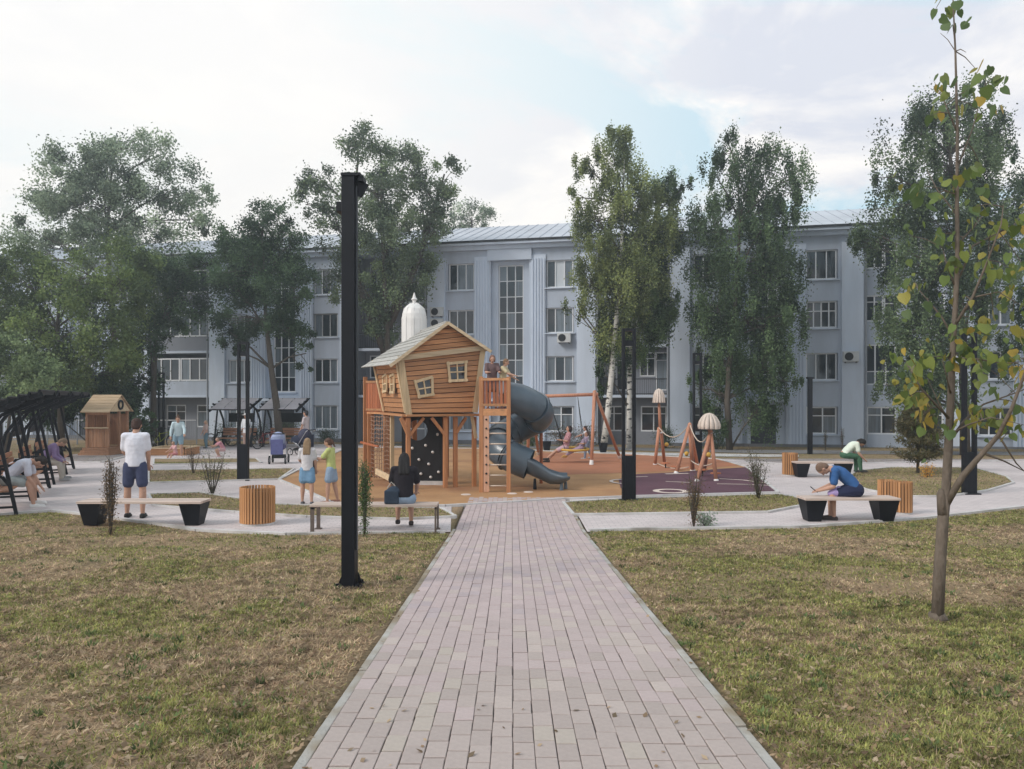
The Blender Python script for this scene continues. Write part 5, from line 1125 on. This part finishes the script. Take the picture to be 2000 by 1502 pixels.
bin_('slatted bin far right of the rope course beside the far bench', 1548, 931, 28, 42)
def pot(label, px, pb):
    g = G(px, pb); t = thing('plant_pot', label, 'pot', g); mb = MB(); mb.lathe((0, 0, 0), [(.001, 0), (.13, 0), (.2, .38), (.21, .42), (.18, .42), (.17, .36), (.001, .36)], 16); mb.build('pot', M_steel, t); mb = MB(); mb.lathe((0, 0, 0), [(.001, .365), (.168, .365)], 16); mb.build('soil', M_soil, t)
pot('black pot behind the slide', 1068, 880); pot('black pot right of the swinging children', 1178, 884)
# canopy benches
W_CB = wood('canopy_seat_board', (.40, .20, .12), 'x'); M_poly = mat('pale_canopy_sheet', (.50, .46, .48), .4, .1, 3)
def canopy(label, loc, rz, slats):
    t = thing('canopy_bench', label, 'covered bench', loc, rz, 'black canopy swing benches'); L = 1.95; RZ = (lambda y: 1.95 + (y + .6) * .27) if slats > 6 else (lambda y: 2.42 - (y + .6) * .40)
    for s in (-1, 1):
        x = s * L / 2; mb = MB(); pts = [(x, -.55, 0), (x, -.62, .7), (x, -.5, 1.35), (x, -.15, 1.85), (x, .5, 2.15)]
        for a, b in zip(pts, pts[1:]): mb.bar(a, b, .07, .07)
        mb.bar((x, .42, 0), (x, .05, 1.95), .06, .06); mb.build('side_frame', M_steel, t)
        mb = MB(); 
        hp = [(x * .93, -.32, .10), (x * .93, -.30, .72), (x * .93, .18, .72), (x * .93, .30, .55), (x * .93, .40, .04)]
        for a, b in zip(hp, hp[1:]): mb.bar(a, b, .055, .055)
        mb.bar((x * .93, -.3, .40), (x * .93, .33, .40), .05, .05); mb.bar((x * .93, -.3, .14), (x * .93, .37, .14), .04, .04); mb.build('arm_hoop', M_steel, t)
        mb = MB(); mb.bar((x, -.62, RZ(-.62) - .05), (x, .85, RZ(.85) - .05), .07, .09); mb.build('roof_beam', M_steel, t)
    for k in range(slats): y = -.55 + k * 1.35 / (slats - 1); z = RZ(y); mb = MB(); mb.bar((-L / 2 - .12, y, z), (L / 2 + .12, y, z), .04, .10 if slats > 6 else .05, up=(0, .3, 1)); mb.build('roof_slat', M_steel, t)
    if slats <= 6:
        for s in (-1, 0, 1): mb = MB(); p = [(s * .64 - .30, -.50, RZ(-.5) + .03), (s * .64 + .30, -.50, RZ(-.5) + .03), (s * .64 + .30, .80, RZ(.8) + .03), (s * .64 - .30, .80, RZ(.8) + .03)]; mb.prism(p, (0, 0, .012)); mb.build('canopy_sheet', M_poly, t)
    for k in range(5): mb = MB(); mb.box((0, -.22 + k * .115, .44), (L * .92, .10, .03)); mb.build('seat_board', W_CB, t)
    for k in range(3): mb = MB(); mb.box((0, -.30 - k * .03, .62 + k * .13), (L * .92, .025, .11)); mb.build('back_board', W_CB, t)
    mb = MB(); mb.box((0, -.52, 1.45), (L * .7, .03, .45)); mb.build('back_panel', M_steel, t)
    return t
dv = Vector((-.412, .911)); f1 = Vector((-10.26, 16.3))
for s, lab in ((-.95, 'nearest black canopy bench at the left edge where the man in white bends'), (1.75, 'second black canopy bench from the left foreground, empty'), (4.55, 'third canopy bench in the left row, under the woman in lilac'), (7.3, 'farthest canopy bench of the receding left row')):
    p = f1 + dv * s + Vector((-.911 * .35, -.412 * .35)); canopy(lab, (p.x, p.y, .012), R(-65.7), 9)
for px, pb, lab in ((462, 873, 'left of the two canopy benches facing the plaza before the house'), (556, 873, 'right of the two canopy benches before the house, behind the prams')):
    g = G(px, pb); canopy(lab, g, R(172), 5)

# ------------------------------------------------------------------ prams, bicycles, small things
M_tyre = mat('black_rubber_tyre', (.015, .015, .016), .7, .2, 10); M_chrome = mat('bare_metal', (.5, .5, .52), .3, .1, 4, metal=.8)
def wheel(parent, c, r, w=.04, name='wheel', rim=None, spokes=0, rz=0):
    mb = MB(); mb.tube([(r * math.cos(R(a)), 0, r * math.sin(R(a))) for a in range(0, 361, 20)], w / 2, 6, cap=False); o = mb.build(name, M_tyre, parent, smooth=True); o.location = c; o.rotation_euler = (0, 0, rz)
    mb = MB(); mb.tube([(0, -.03, 0), (0, .03, 0)], r * .18, 8)
    for k in range(spokes or 5): a = 2 * math.pi * k / (spokes or 5); mb.bar((0, 0, 0), (r * math.cos(a), 0, r * math.sin(a)), .008 if spokes else .02, .008)
    mb.build('rim', rim or M_chrome, o)
def pram(label, px, pb, rz, c1, c2):
    t = thing('pram', label, 'pram', G(px, pb), rz); mc = mat('pram_' + str(int(c1[2] * 1000)), c1, .85, .15, 8); m2 = mat('pramhood_' + str(int(c2[2] * 1000)), c2, .85, .12, 8)
    for x in (-.26, .26):
        for y in (-.34, .34): wheel(t, (x, y, .14), .13, .045, rz=R(90))
        mb = MB(); mb.tube([(x, -.34, .14), (x, .05, .45), (x, .4, .95), (x, .5, 1.02)], .014, 6); mb.tube([(x, .34, .14), (x, .0, .45), (x, -.2, .55)], .014, 6); mb.build('chassis_tube', M_chrome, t, smooth=True)
    mb = MB(); mb.tube([(-.26, .5, 1.02), (.26, .5, 1.02)], .02, 8); mb.build('handle', M_tyre, t)
    b = MB(); b.ball((0, -.02, .62), (.25, .42, .2), 14, 10); b.box((0, .0, .62), (.44, .66, .2)); o = link('carrycot', remesh(b, .02, mc, 'carrycot', 4), t)
    b = MB(); b.ball((0, .18, .78), (.26, .28, .30), 14, 10); o = link('hood', remesh(b, .025, m2, 'hood', 3), t)
    b = MB(); b.box((0, .45, .58), (.40, .04, .5)); b.build('back_flap', mc, t, bevel=.01); b = MB(); b.box((0, 0, .24), (.4, .5, .1)); b.build('basket', M_tyre, t, bevel=.01)
pram('blue-violet pram seen from behind in the middle of the plaza', 545, 905, R(188), (.11, .12, .27), (.30, .34, .50))
pram('dark pram right of the violet one, behind the girls', 588, 889, R(250), (.02, .025, .05), (.05, .05, .08))
def bike(label, px, pb, rz, c):
    t = thing('bicycle', label, 'bicycle', G(px, pb), rz); mc = mat('bike_paint_%d' % int(c[0] * 1000), c, .4, .1, 4); wheel(t, (-.5, 0, .33), .31, .05, spokes=10); wheel(t, (.5, 0, .33), .31, .05, spokes=10)
    mb = MB()
    for a, b in (((-.5, 0, .33), (-.12, 0, .33)), ((-.12, 0, .33), (-.2, 0, .78)), ((-.5, 0, .33), (-.18, 0, .68)), ((-.12, 0, .33), (.36, 0, .72)), ((-.18, 0, .70), (.36, 0, .78)), ((.34, 0, .88), (.5, 0, .33))): mb.tube([a, b], .018, 6)
    mb.build('frame', mc, t, smooth=True); mb = MB(); mb.ball((-.21, 0, .83), (.12, .06, .03), 8, 6); mb.build('saddle', M_tyre, t); mb = MB(); mb.tube([(.28, -.25, .93), (.33, 0, .9), (.28, .25, .93)], .015, 6); mb.build('handlebar', M_tyre, t)
bike('bicycle lying parked left of the woman in light blue, yellow-green frame', 318, 876, R(60), (.30, .34, .05)); bike('dark bicycle parked left of the first canopy bench', 432, 872, R(10), (.04, .05, .06)); bike('dark red bicycle behind the violet pram', 520, 878, R(-20), (.20, .03, .03)); 

# ------------------------------------------------------------------ people
_cm = {}
def cloth(c, rough=.9, var=.10):
    k = tuple(round(x, 3) for x in c)
    if k not in _cm: _cm[k] = mat('cloth_%d' % len(_cm), c, rough, var, 9, .7, 16)
    return _cm[k]
SKIN, SKIN2 = (.48, .28, .20), (.38, .21, .15)
def limb(mb, a, b, r0, r1, k=1.0):
    a, b = Vector(a), Vector(b); mb.tube([a, a.lerp(b, .3), a.lerp(b, .7), b], [r0 * k, (r0 * 1.03 * k), (r0 * .4 + r1 * .6) * k, r1 * k], 10); mb.ball(a, r0 * k, 10, 7); mb.ball(b, r1 * k, 10, 7)
def eloft(mb, rings, n=20):
    vs = []; fs = []
    for cc, rx, ry, al in rings:
        for j in range(n): a = 2 * math.pi * j / n; vs.append(Vector(cc) + Matrix.Rotation(-al, 3, 'X') @ Vector((rx * math.cos(a), ry * math.sin(a), 0)))
    k = len(rings)
    for i in range(k - 1):
        for j in range(n): j2 = (j + 1) % n; fs.append((i * n + j, i * n + j2, (i + 1) * n + j2, (i + 1) * n + j))
    fs.append(tuple(range(n - 1, -1, -1))); fs.append(tuple((k - 1) * n + j for j in range(n))); mb.add(vs, fs)
def person(label, loc, rz, H=1.72, lean=0, head=0, turn=0, thigh=(2, -2), knee=(4, 4), spread=4, arms=((8, 8, 15), (8, 8, 15)), skin=SKIN, top=((.7, .7, .7), 'short'), bottom=('shorts', (.1, .1, .2)), hair=('short', (.03, .02, .015)), shoes=(.05, .05, .05), seat=None, vox=.014, slim=1.0, curve=0, group=None, pat=None):
    """a figure facing its own +y; angles in degrees; loc is the point under the pelvis on what carries the feet"""
    S = H; t = thing('person', label, 'person', loc, rz, group)
    hz = {}; legs = []
    for i, s in enumerate((-1, 1)):
        hip = Vector((s * .052 * S, 0, 0)); a, b = R(thigh[i]), R(thigh[i] - knee[i]); sp = R(spread) * s
        kn = hip + Vector((math.sin(sp), math.sin(a), -math.cos(a))).normalized() * .245 * S; an = kn + Vector((math.sin(sp) * .3, math.sin(b), -math.cos(b))).normalized() * .235 * S
        legs.append([hip, kn, an, b])
    low = min(l[2].z for l in legs); pz = (-low + .045 * S) if seat is None else seat
    pel = Vector((0, 0, pz)); 
    if seat is not None: 
        pass
    RX = lambda v, a: Matrix.Rotation(-a, 3, 'X') @ Vector(v)
    L1 = R(lean); L2 = R(lean + curve)
    waist = pel + RX((0, 0, .09 * S), L1 * .7); chest = waist + RX((0, 0, .13 * S), L1); neck = chest + RX((0, 0, .105 * S), L2); 
    Lh = R(lean + curve + head); hc = neck + RX((0, .012 * S, .085 * S), Lh); shw = .100 * S * slim
    HR = Matrix.Rotation(R(turn), 3, 'Z') @ Matrix.Rotation(-Lh, 3, 'X')
    HP = lambda v: hc + HR @ (Vector(v) * S)
    A = []
    for i, s in enumerate((-1, 1)):
        sh = chest + RX((s * shw, 0, .075 * S), L2); f, ab, el = (R(x) for x in arms[i])
        # arm angles are counted from the hanging line
        ua = Vector((s * math.sin(ab), math.sin(f) * math.cos(ab), -math.cos(f) * math.cos(ab))); e = sh + ua * .165 * S
        fa = Vector((s * math.sin(ab) * .3 - s * .25 * math.sin(el), math.sin(f + el), -math.cos(f + el))).normalized(); w = e + fa * .145 * S; A.append((sh, e, w, fa, s))
    mb = MB(); q = S
    mb.ball(pel + Vector((0, 0, .02 * q)), (.088 * q * slim, .062 * q, .07 * q), 14, 10); mb.ball(waist, (.072 * q * slim, .052 * q, .085 * q), 14, 10, (-L1, 0, 0)); mb.ball(chest, (.086 * q * slim, .058 * q, .098 * q), 14, 10, (-L2, 0, 0))
    limb(mb, A[0][0], A[1][0], .034 * q, .034 * q); limb(mb, chest, neck + RX((0, 0, .02 * q), Lh), .05 * q, .030 * q); limb(mb, neck, hc, .029 * q, .03 * q)
    mb.ball(hc + HR @ Vector((0, 0, .012 * q)), (.046 * q, .056 * q, .058 * q), 14, 12, HR); mb.ball(HP((0, .014, -.028)), (.034 * q, .036 * q, .036 * q), 12, 8, HR)
    mb.ball(HP((0, .060, -.006)), (.008 * q, .013 * q, .014 * q), 8, 6, HR)
    for s in (-1, 1): mb.ball(HP((s * .046, -.002, -.002)), (.007 * q, .011 * q, .018 * q), 8, 6, HR)
    for (hip, kn, an, b) in legs:
        hip, kn, an = hip + pel, kn + pel, an + pel; limb(mb, hip, kn, .052 * q * slim, .033 * q); limb(mb, kn, an, .034 * q, .020 * q)
        toe = an + Vector((0, .09 * q, -.028 * q)); limb(mb, an + Vector((0, -.012 * q, -.02 * q)), toe, .022 * q, .017 * q)
    for sh, e, w, fa, s in A:
        limb(mb, sh, e, .031 * q, .024 * q); limb(mb, e, w, .024 * q, .016 * q); mb.ball(w + fa * .022 * q, (.022 * q, .012 * q, .028 * q), 10, 6, fa.to_track_quat('Z', 'Y').to_matrix())
    me = remesh(mb, vox * S / 1.7, cloth(skin, .6, .05), 'body', 2)
    # five fingers to each hand, curled a little
    fb = MB()
    for sh, e, w, fa, s in A:
        M3 = fa.to_track_quat('Z', 'Y').to_matrix(); pc = w + fa * .040 * q
        for k, ln in enumerate((.036, .042, .040, .032)):
            st = pc + M3 @ Vector(((k - 1.5) * .0095 * q, 0, 0)); fb.tube([st - fa * .01 * q, st + fa * ln * .5 * q, st + fa * ln * .85 * q + Vector((0, .006 * q, -.004 * q))], [.0052 * q, .005 * q, .0036 * q], 6)
        st = w + fa * .014 * q + M3 @ Vector((-s * .020 * q, 0, 0)); fb.tube([st, st + (fa * .022 + M3 @ Vector((-s * .014, 0, 0))) * q, st + fa * .040 * q + M3 @ Vector((-s * .016 * q, 0, 0))], [.0062 * q, .006 * q, .0042 * q], 6)
    bm = bmesh.new(); bm.from_mesh(me); fm = fb.mesh('f', cloth(skin)); bm.from_mesh(fm); bm.to_mesh(me); bm.free(); bpy.data.meshes.remove(fm)
    me.polygons.foreach_set('use_smooth', [True] * len(me.polygons)); link('body', me, t)
    # shirt
    c = MB(); g = 1.13; col, sl = top[0], top[1]; hem = top[2] if len(top) > 2 else .0
    
    hp_ = pel + Vector((0, 0, (.02 - hem) * q)); w_ = q * slim; seated = seat is not None
    eloft(c, [(hp_, .098 * w_, (.074 if seated else .070) * q, L1 * .3), (hp_.lerp(waist, .5), .097 * w_, .070 * q, L1 * .5), (waist, .093 * w_, .066 * q, L1), (chest, .100 * w_, .068 * q, (L1 + L2) / 2), (chest + RX((0, 0, .05 * q), L2), .102 * w_, .062 * q, L2), (chest + RX((0, 0, .085 * q), L2), .080 * w_, .045 * q, L2), (chest + RX((0, 0, .102 * q), L2), .04 * q, .036 * q, L2)])
    limb(c, A[0][0], A[1][0], .041 * q, .041 * q)
    for sh, e, w, fa, s in A:
        if sl == 'short': limb(c, sh, sh.lerp(e, .72), .037 * q, .041 * q)
        elif sl == 'long': limb(c, sh, e, .037 * q, .034 * q); limb(c, e, e.lerp(w, .9), .033 * q, .026 * q)
        elif sl == 'none': c.ball(sh, .037 * q, 8, 6)
    sm = cloth(col) if not pat else pat
    link('shirt', remesh(c, .016 * S / 1.7, sm, 'shirt', 3), t)
    kind, bc = bottom; c = MB()
    c.ball(pel + Vector((0, 0, .012 * q)), (.097 * q * slim, .070 * q, .07 * q), 14, 10)
    for (hip, kn, an, b) in legs:
        hip, kn, an = hip + pel, kn + pel, an + pel
        if kind == 'shorts': limb(c, hip, hip.lerp(kn, .72), .062 * q * slim, .056 * q)
        elif kind == 'skirt': limb(c, hip, hip.lerp(kn, .62), .066 * q * slim, .066 * q); limb(c, (hip + pel) / 2, (hip.lerp(kn, .6) + pel.lerp((legs[0][1] + legs[1][1]) / 2 + pel, .6)) / 2, .06 * q, .062 * q)
        else: limb(c, hip, kn, .060 * q * slim, .046 * q); limb(c, kn, an, .045 * q, .034 * q)
    link({'shorts': 'shorts', 'skirt': 'skirt'}.get(kind, 'trousers'), remesh(c, .016 * S / 1.7, cloth(bc), 'bottom', 3), t)
    for (hip, kn, an, b) in legs:
        c = MB(); an = an + pel; limb(c, an + Vector((0, -.016 * q, -.022 * q)), an + Vector((0, .098 * q, -.028 * q)), .027 * q, .021 * q); c.box(an + Vector((0, .045 * q, -.040 * q)), (.05 * q, .155 * q, .012 * q)); link('shoe', remesh(c, .012, cloth(shoes), 'shoe', 2), t)
    hs, hcx = hair; c = MB()
    if hs != 'bald':
        c.ball(HP((0, -.010, .022)), (.051 * q, .058 * q, .056 * q), 16, 12, HR); c.ball(HP((0, -.026, -.004)), (.047 * q, .040 * q, .052 * q), 14, 10, HR)
        if hs == 'long':
            for s in (-1, 0, 1): limb(c, HP((s * .026, -.036, .0)), neck + RX((s * .035 * q, -.055 * q, -.075 * q), L2), .030 * q, .024 * q)
        if hs == 'pony': c.ball(HP((0, -.066, .02)), .020 * q, 8, 6); limb(c, HP((0, -.072, .012)), HP((0, -.088, -.085)), .018 * q, .011 * q)
        if hs == 'bun': c.ball(HP((0, -.035, .075)), .026 * q, 10, 8)
        if hs == 'bob': 
            for s in (-1, 1): limb(c, HP((s * .042, -.008, .01)), HP((s * .044, -.006, -.045)), .018 * q, .014 * q)
            limb(c, HP((0, -.04, 0)), HP((0, -.045, -.05)), .04 * q, .03 * q)
        link('hair', remesh(c, .010, cloth(hcx, .7, .2), 'hair', 2), t)
        if hs == 'cap' : pass
    for s in (-1, 1): c = MB(); c.ball(HP((s * .019, .052, .008)), (.0065 * q, .004 * q, .0045 * q), 8, 6, HR); c.build('eye', M_glass, t)
    c = MB(); c.ball(HP((0, .049, -.034)), (.013 * q, .005 * q, .0035 * q), 8, 6, HR); c.build('mouth', cloth((.32, .12, .10)), t)
    return t, dict(hands=[a[2] + a[3] * .05 * q for a in A], head=hc, HP=HP, pel=pel, chest=chest)
def stand_at(px, pb): g = G(px, pb); g.z += .012; return g
def facing(dx, dy): return math.atan2(-dx, dy)
WH, NAVY, DEN = (.66, .67, .72), (.05, .06, .12), (.26, .34, .45)
p, J = person('man in oversized white T-shirt and navy shorts standing with his back to us', stand_at(264, 1012), facing(-.25, 1), 1.84, lean=3, head=18, thigh=(4, -3), knee=(3, 6), spread=5, arms=((12, 5, 55), (8, 5, 18)), top=((.70, .70, .77), 'short', .03), bottom=('shorts', NAVY), hair=('short', (.05, .025, .018)), shoes=(.03, .03, .03), slim=.98, vox=.012)
person('long-haired girl in white top and blue skirt facing away from us', stand_at(600, 986), facing(-.1, 1), 1.37, head=6, thigh=(3, -4), knee=(4, 6), arms=((20, 10, 50), (8, 8, 10)), top=((.60, .58, .60), 'short', .03), bottom=('skirt', (.17, .30, .45)), hair=('long', (.25, .17, .10)), shoes=(.12, .12, .13), slim=.92, vox=.011)
p, J = person('girl in yellow-green top and denim skirt, turned to the long-haired girl', stand_at(647, 984), facing(-1, .15), 1.37, lean=3, head=14, thigh=(6, -6), knee=(4, 6), arms=((38, 5, 55), (30, 5, 60)), top=((.48, .52, .20), 'short', .02), bottom=('skirt', DEN), hair=('pony', (.09, .045, .03)), shoes=(.35, .18, .14), slim=.92, vox=.011)
bg = thing('backpack', 'red and black backpack held by the girl in the yellow-green top', 'backpack', p.matrix_basis @ ((J['hands'][0] + J['hands'][1]) / 2 + Vector((0, .03, -.12))), 0)
c = MB(); c.box((0, 0, 0), (.17, .20, .30)); c.ball((0, 0, .14), (.09, .10, .07)); link('bag_body', remesh(c, .012, cloth((.02, .02, .025)), 'bag_body', 5), bg); c = MB(); c.box((-.09, 0, -.02), (.03, .15, .2)); c.build('front_pocket', cloth((.35, .06, .08)), bg, bevel=.01); c = MB(); c.tube([(0, -.03, .18), (0, 0, .23), (0, .03, .18)], .01, 6); c.build('loop', M_steel, bg)
sb = G(789, 1035); sb.y = yb + .20; sb.z = .012
person('black-haired woman in black top and denim skirt sitting with her back to us', (at(789, 985, sb.y).x, sb.y, .012), facing(-.12, 1), 1.66, lean=8, head=22, curve=6, thigh=(88, 84), knee=(84, 78), spread=3, arms=((22, 10, 60), (15, 12, 40)), top=((.016, .013, .018), 'short', 0), bottom=('skirt', DEN), hair=('long', (.012, .010, .010)), shoes=(.06, .05, .05), seat=.53, vox=.012)
t = thing('shoulder_bag', 'dark blue shoulder bag lying on the plank bench beside the woman in black', 'bag', (at(766, 985, yb + .16).x, yb + .16, .47)); c = MB(); c.box((0, 0, .12), (.24, .2, .22)); c.ball((.03, 0, .2), (.13, .1, .1)); link('bag_body', remesh(c, .014, cloth((.03, .045, .07)), 'bag_body', 6), t)
c = MB(); c.tube([(-.08, 0, .26), (-.02, .02, .36), (.08, 0, .27)], .008, 6); c.build('strap', cloth((.5, .45, .4)), t)
gb = G(1668, 1020); yy = gb.y + .22
bl, J = person('heavy-set man in blue T-shirt and navy shorts hunched over his phone on the bench', (at(1672, 980, yy).x, yy, .012), facing(-.85, -.35) if False else facing(-.92, .30), 1.74, lean=46, head=24, curve=16, thigh=(80, 76), knee=(84, 74), spread=9, arms=((8, 4, 62), (2, 4, 66)), top=((.035, .105, .27), 'short', .02), bottom=('shorts', (.018, .024, .06)), hair=('short', (.16, .10, .07)), shoes=(.06, .05, .05), seat=.545, slim=1.25, vox=.012)
ph = thing('phone', 'black phone in the hands of the hunched man in blue', 'phone', bl.matrix_basis @ ((J['hands'][0] + J['hands'][1]) / 2 + Vector((0, .02, .03))), facing(-.92, .3)); c = MB(); c.box((0, 0, 0), (.08, .012, .16), (R(-50), 0, 0)); c.build('case', M_steel, ph, bevel=.003); c = MB(); c.box((0, -.0062, .005), (.07, .002, .145), (R(-50), 0, 0)); c.build('screen', M_glass, ph)
t = thing('bag', 'crumpled lilac bag on the bench left of the hunched man', 'bag', (at(1634, 975, gb.y + .2).x, gb.y + .2, .44)); c = MB(); c.ball((0, 0, .06), (.13, .10, .08), 10, 8, (0, .3, .2)); c.ball((-.07, .02, .05), (.09, .08, .06)); c.ball((.04, 0, .12), (.06, .05, .07)); link('bag_body', remesh(c, .014, cloth((.36, .28, .52)), 'bag_body', 2), t); c = MB(); c.tube([(-.03, 0, .15), (-.09, 0, .2), (-.13, 0, .1)], .006, 6); c.build('handle', cloth((.4, .3, .55)), t)
gb2 = G(1668, 925)
person('dark-haired woman in white blouse and green trousers bending forward on the far bench', (at(1648, 925, gb2.y).x, gb2.y, .012), facing(.95, -.1), 1.62, lean=44, head=25, curve=14, thigh=(82, 86), knee=(84, 80), arms=((4, 4, 30), (8, 4, 34)), top=((.66, .72, .62), 'short', .02), bottom=('trousers', (.05, .12, .07)), hair=('bob', (.015, .013, .012)), seat=.53)
u1 = f1 + dv * (-.75) + Vector((-.911 * .28, -.412 * .28)); 
person('man in white T-shirt and grey shorts bending low on the nearest canopy bench', (u1.x, u1.y, .012), R(-65.7), 1.78, lean=48, head=24, curve=18, thigh=(84, 80), knee=(78, 70), spread=10, arms=((12, 2, 18), (6, 2, 24)), top=((.60, .61, .70), 'short', .02), bottom=('shorts', (.30, .33, .33)), hair=('short', (.025, .018, .015)), shoes=(.70, .68, .66), seat=.56, slim=1.08)
u2 = f1 + dv * 4.4 + Vector((-.911 * .28, -.412 * .28))
person('woman in lilac top and pale trousers leaning forward on the third canopy bench', (u2.x, u2.y, .012), R(-68), 1.66, lean=34, head=20, curve=12, thigh=(86, 82), knee=(80, 76), arms=((6, 2, 44), (2, 2, 50)), top=((.25, .18, .33), 'long', .02), bottom=('trousers', (.42, .38, .33)), hair=('short', (.22, .15, .10)), shoes=(.3, .3, .3), seat=.55)
person('woman in cream top and black trousers standing in the kiosk doorway', stand_at(241, 884), facing(.2, -1), 1.60, thigh=(3, -3), arms=((20, 10, 60), (10, 14, 30)), top=((.55, .50, .46), 'none', .02), bottom=('trousers', (.015, .015, .02)), hair=('bun', (.03, .02, .02)), shoes=(.5, .5, .5))
person('woman in light blue shirt and denim shorts stepping beside the sand box', stand_at(348, 895), facing(.35, -.9), 1.62, lean=14, head=12, thigh=(14, -10), knee=(14, 20), arms=((25, 14, 20), (5, 16, 10)), top=((.52, .64, .68), 'long', .03), bottom=('shorts', (.24, .36, .44)), hair=('bun', (.10, .06, .04)), shoes=(.75, .74, .74))
person('blond child in pale top standing behind the sand box near the dark bicycle', stand_at(402, 876), facing(-.6, -.6), 1.32, thigh=(3, -3), arms=((10, 10, 20), (10, 10, 20)), top=((.55, .40, .36), 'short', .02), bottom=('trousers', (.14, .22, .26)), hair=('long', (.48, .34, .24)), shoes=(.1, .1, .1))
person('small child in pink crouching on the paving left of the lamp', stand_at(437, 892), facing(-.8, -.5), 1.12, lean=30, head=8, thigh=(96, 88), knee=(118, 110), spread=12, arms=((50, 10, 20), (50, 10, 30)), top=((.50, .24, .28), 'short', .01), bottom=('shorts', (.55, .35, .35)), hair=('short', (.38, .25, .19)), shoes=(.5, .3, .3), seat=.26)
person('toddler in pale pink sitting at the edge of the sand box', stand_at(343, 896), facing(-.5, -.8), .98, lean=12, head=8, thigh=(84, 80), knee=(60, 66), spread=12, arms=((40, 8, 30), (35, 8, 30)), top=((.58, .34, .34), 'short', .01), bottom=('shorts', (.5, .2, .2)), hair=('short', (.30, .20, .14)), shoes=(.5, .4, .4), seat=.18)
p, J = person('woman in white cap and long white shirt standing behind the left lamp', stand_at(481, 882), facing(-.5, -1), 1.66, thigh=(4, -4), arms=((20, 8, 50), (10, 10, 20)), top=((.62, .63, .66), 'long', .06), bottom=('trousers', (.40, .28, .24)), hair=('long', (.02, .02, .02)), shoes=(.5, .5, .5))
c = MB(); c.ball(J['HP']((0, 0, .036)), (.095, .105, .07), 14, 8); c.box(J['HP']((0, .075, .03)), (.13, .12, .012)); c.build('cap', cloth((.62, .60, .58)), p, smooth=False)
p, J = person('man in pale grey T-shirt and black shorts standing by the dark pram', stand_at(598, 884), facing(-.9, .2), 1.78, thigh=(3, -3), arms=((10, 10, 15), (15, 10, 35)), top=((.50, .44, .45), 'short', .02), bottom=('shorts', (.014, .014, .02)), hair=('short', (.02, .018, .02)), shoes=(.3, .28, .28))
def deck_person(label, px, ytop, Y, rz, H, **k):
    X = at(px, 700, Y).x; return person(label, (X, Y, 1.945), rz, H, **k)
deck_person('child in patterned brown dress standing at the left of the tower deck', 961, 690, 18.32, facing(.2, -1), 1.30, head=20, arms=((30, 8, 60), (30, 8, 60)), top=((.14, .09, .09), 'short', .03), bottom=('skirt', (.13, .10, .11)), hair=('bob', (.16, .08, .06)), shoes=(.2, .1, .1))
deck_person('child in pale yellow top reaching for the tube slide on the tower deck', 981, 700, 18.42, facing(1, -.3), 1.22, lean=8, head=10, arms=((30, 8, 30), (45, 8, 30)), top=((.52, .44, .28), 'short', .03), bottom=('shorts', (.5, .48, .5)), hair=('short', (.20, .12, .07)), shoes=(.2, .1, .1))
M_pat = mat('mottled_print_cloth', (.42, .22, .24), .9, .9, 34)
sw = seat + Vector((0, 0, -.02))
person('girl in red-white print sitting at the left of the nest swing, legs stretched out', (sw.x - .30, sw.y, sw.z - .45), facing(-1, -.15), 1.55, lean=-14, head=4, thigh=(72, 66), knee=(20, 26), arms=((20, 8, 80), (20, 8, 80)), bottom=('shorts', (.50, .34, .38)), hair=('bob', (.03, .02, .02)), shoes=(.03, .03, .03), seat=.53, pat=M_pat, group=None)
person('child in grey-pink print lying back on the right of the nest swing', (sw.x + .22, sw.y - .05, sw.z - .45), facing(-1, -.3), 1.25, lean=-32, head=20, thigh=(74, 70), knee=(12, 16), arms=((30, 8, 60), (20, 8, 60)), bottom=('trousers', (.38, .27, .36)), hair=('short', (.10, .06, .05)), shoes=(.5, .3, .1), seat=.52, pat=mat('grey_pink_print_cloth', (.30, .24, .32), .9, .8, 30))
person('dark-haired child in white shirt pushing the nest swing beside the trestle', stand_at(1147, 897), facing(-1, .1), 1.22, lean=8, thigh=(12, -10), knee=(6, 14), arms=((60, 6, 10), (55, 6, 15)), top=((.62, .62, .66), 'short', .02), bottom=('trousers', (.20, .24, .32)), hair=('long', (.04, .02, .018)), shoes=(.4, .4, .4))
# small orange flowers in the right bed and a few stones, stakes
shrub('flower_clump', 'clump of orange-yellow flowers beside the young conifer', 'flowers', 1812, 934, 26, 34, 420, .05, (.60, .26, .04), (.62, .40, .08), 61, None, 8)
for px, pb, h in ((1612, 882, 42), (1645, 880, 44)): shrub('thin_shrub', 'thin dark columnar seedling in front of the facade, %s of the pair' % ('left' if px < 1630 else 'right'), 'shrub', px, pb, h, 11, 350, .04, DK1, BR1, px, 'thin seedlings before the right facade', 5, colm=True)

# thin haze volume, added to pale treetops and house like lens flare
mb = MB(); mb.box((0, 60, 10.3), (300, 190, 23.4)); hz_ = mb.build('haze', M_steel); hz_['kind'] = 'stuff'
hm = bpy.data.materials.new('haze_air'); hm.use_nodes = True; nt = hm.node_tree; nt.nodes.remove(nt.nodes['Principled BSDF'])
pv = nt.nodes.new('ShaderNodeVolumePrincipled'); pv.inputs['Color'].default_value = (.85, .93, 1.0, 1); pv.inputs['Density'].default_value = .0024; pv.inputs['Anisotropy'].default_value = .5
nt.links.new(pv.outputs[0], nt.nodes['Material Output'].inputs['Volume']); hz_.data.materials.clear(); hz_.data.materials.append(hm)
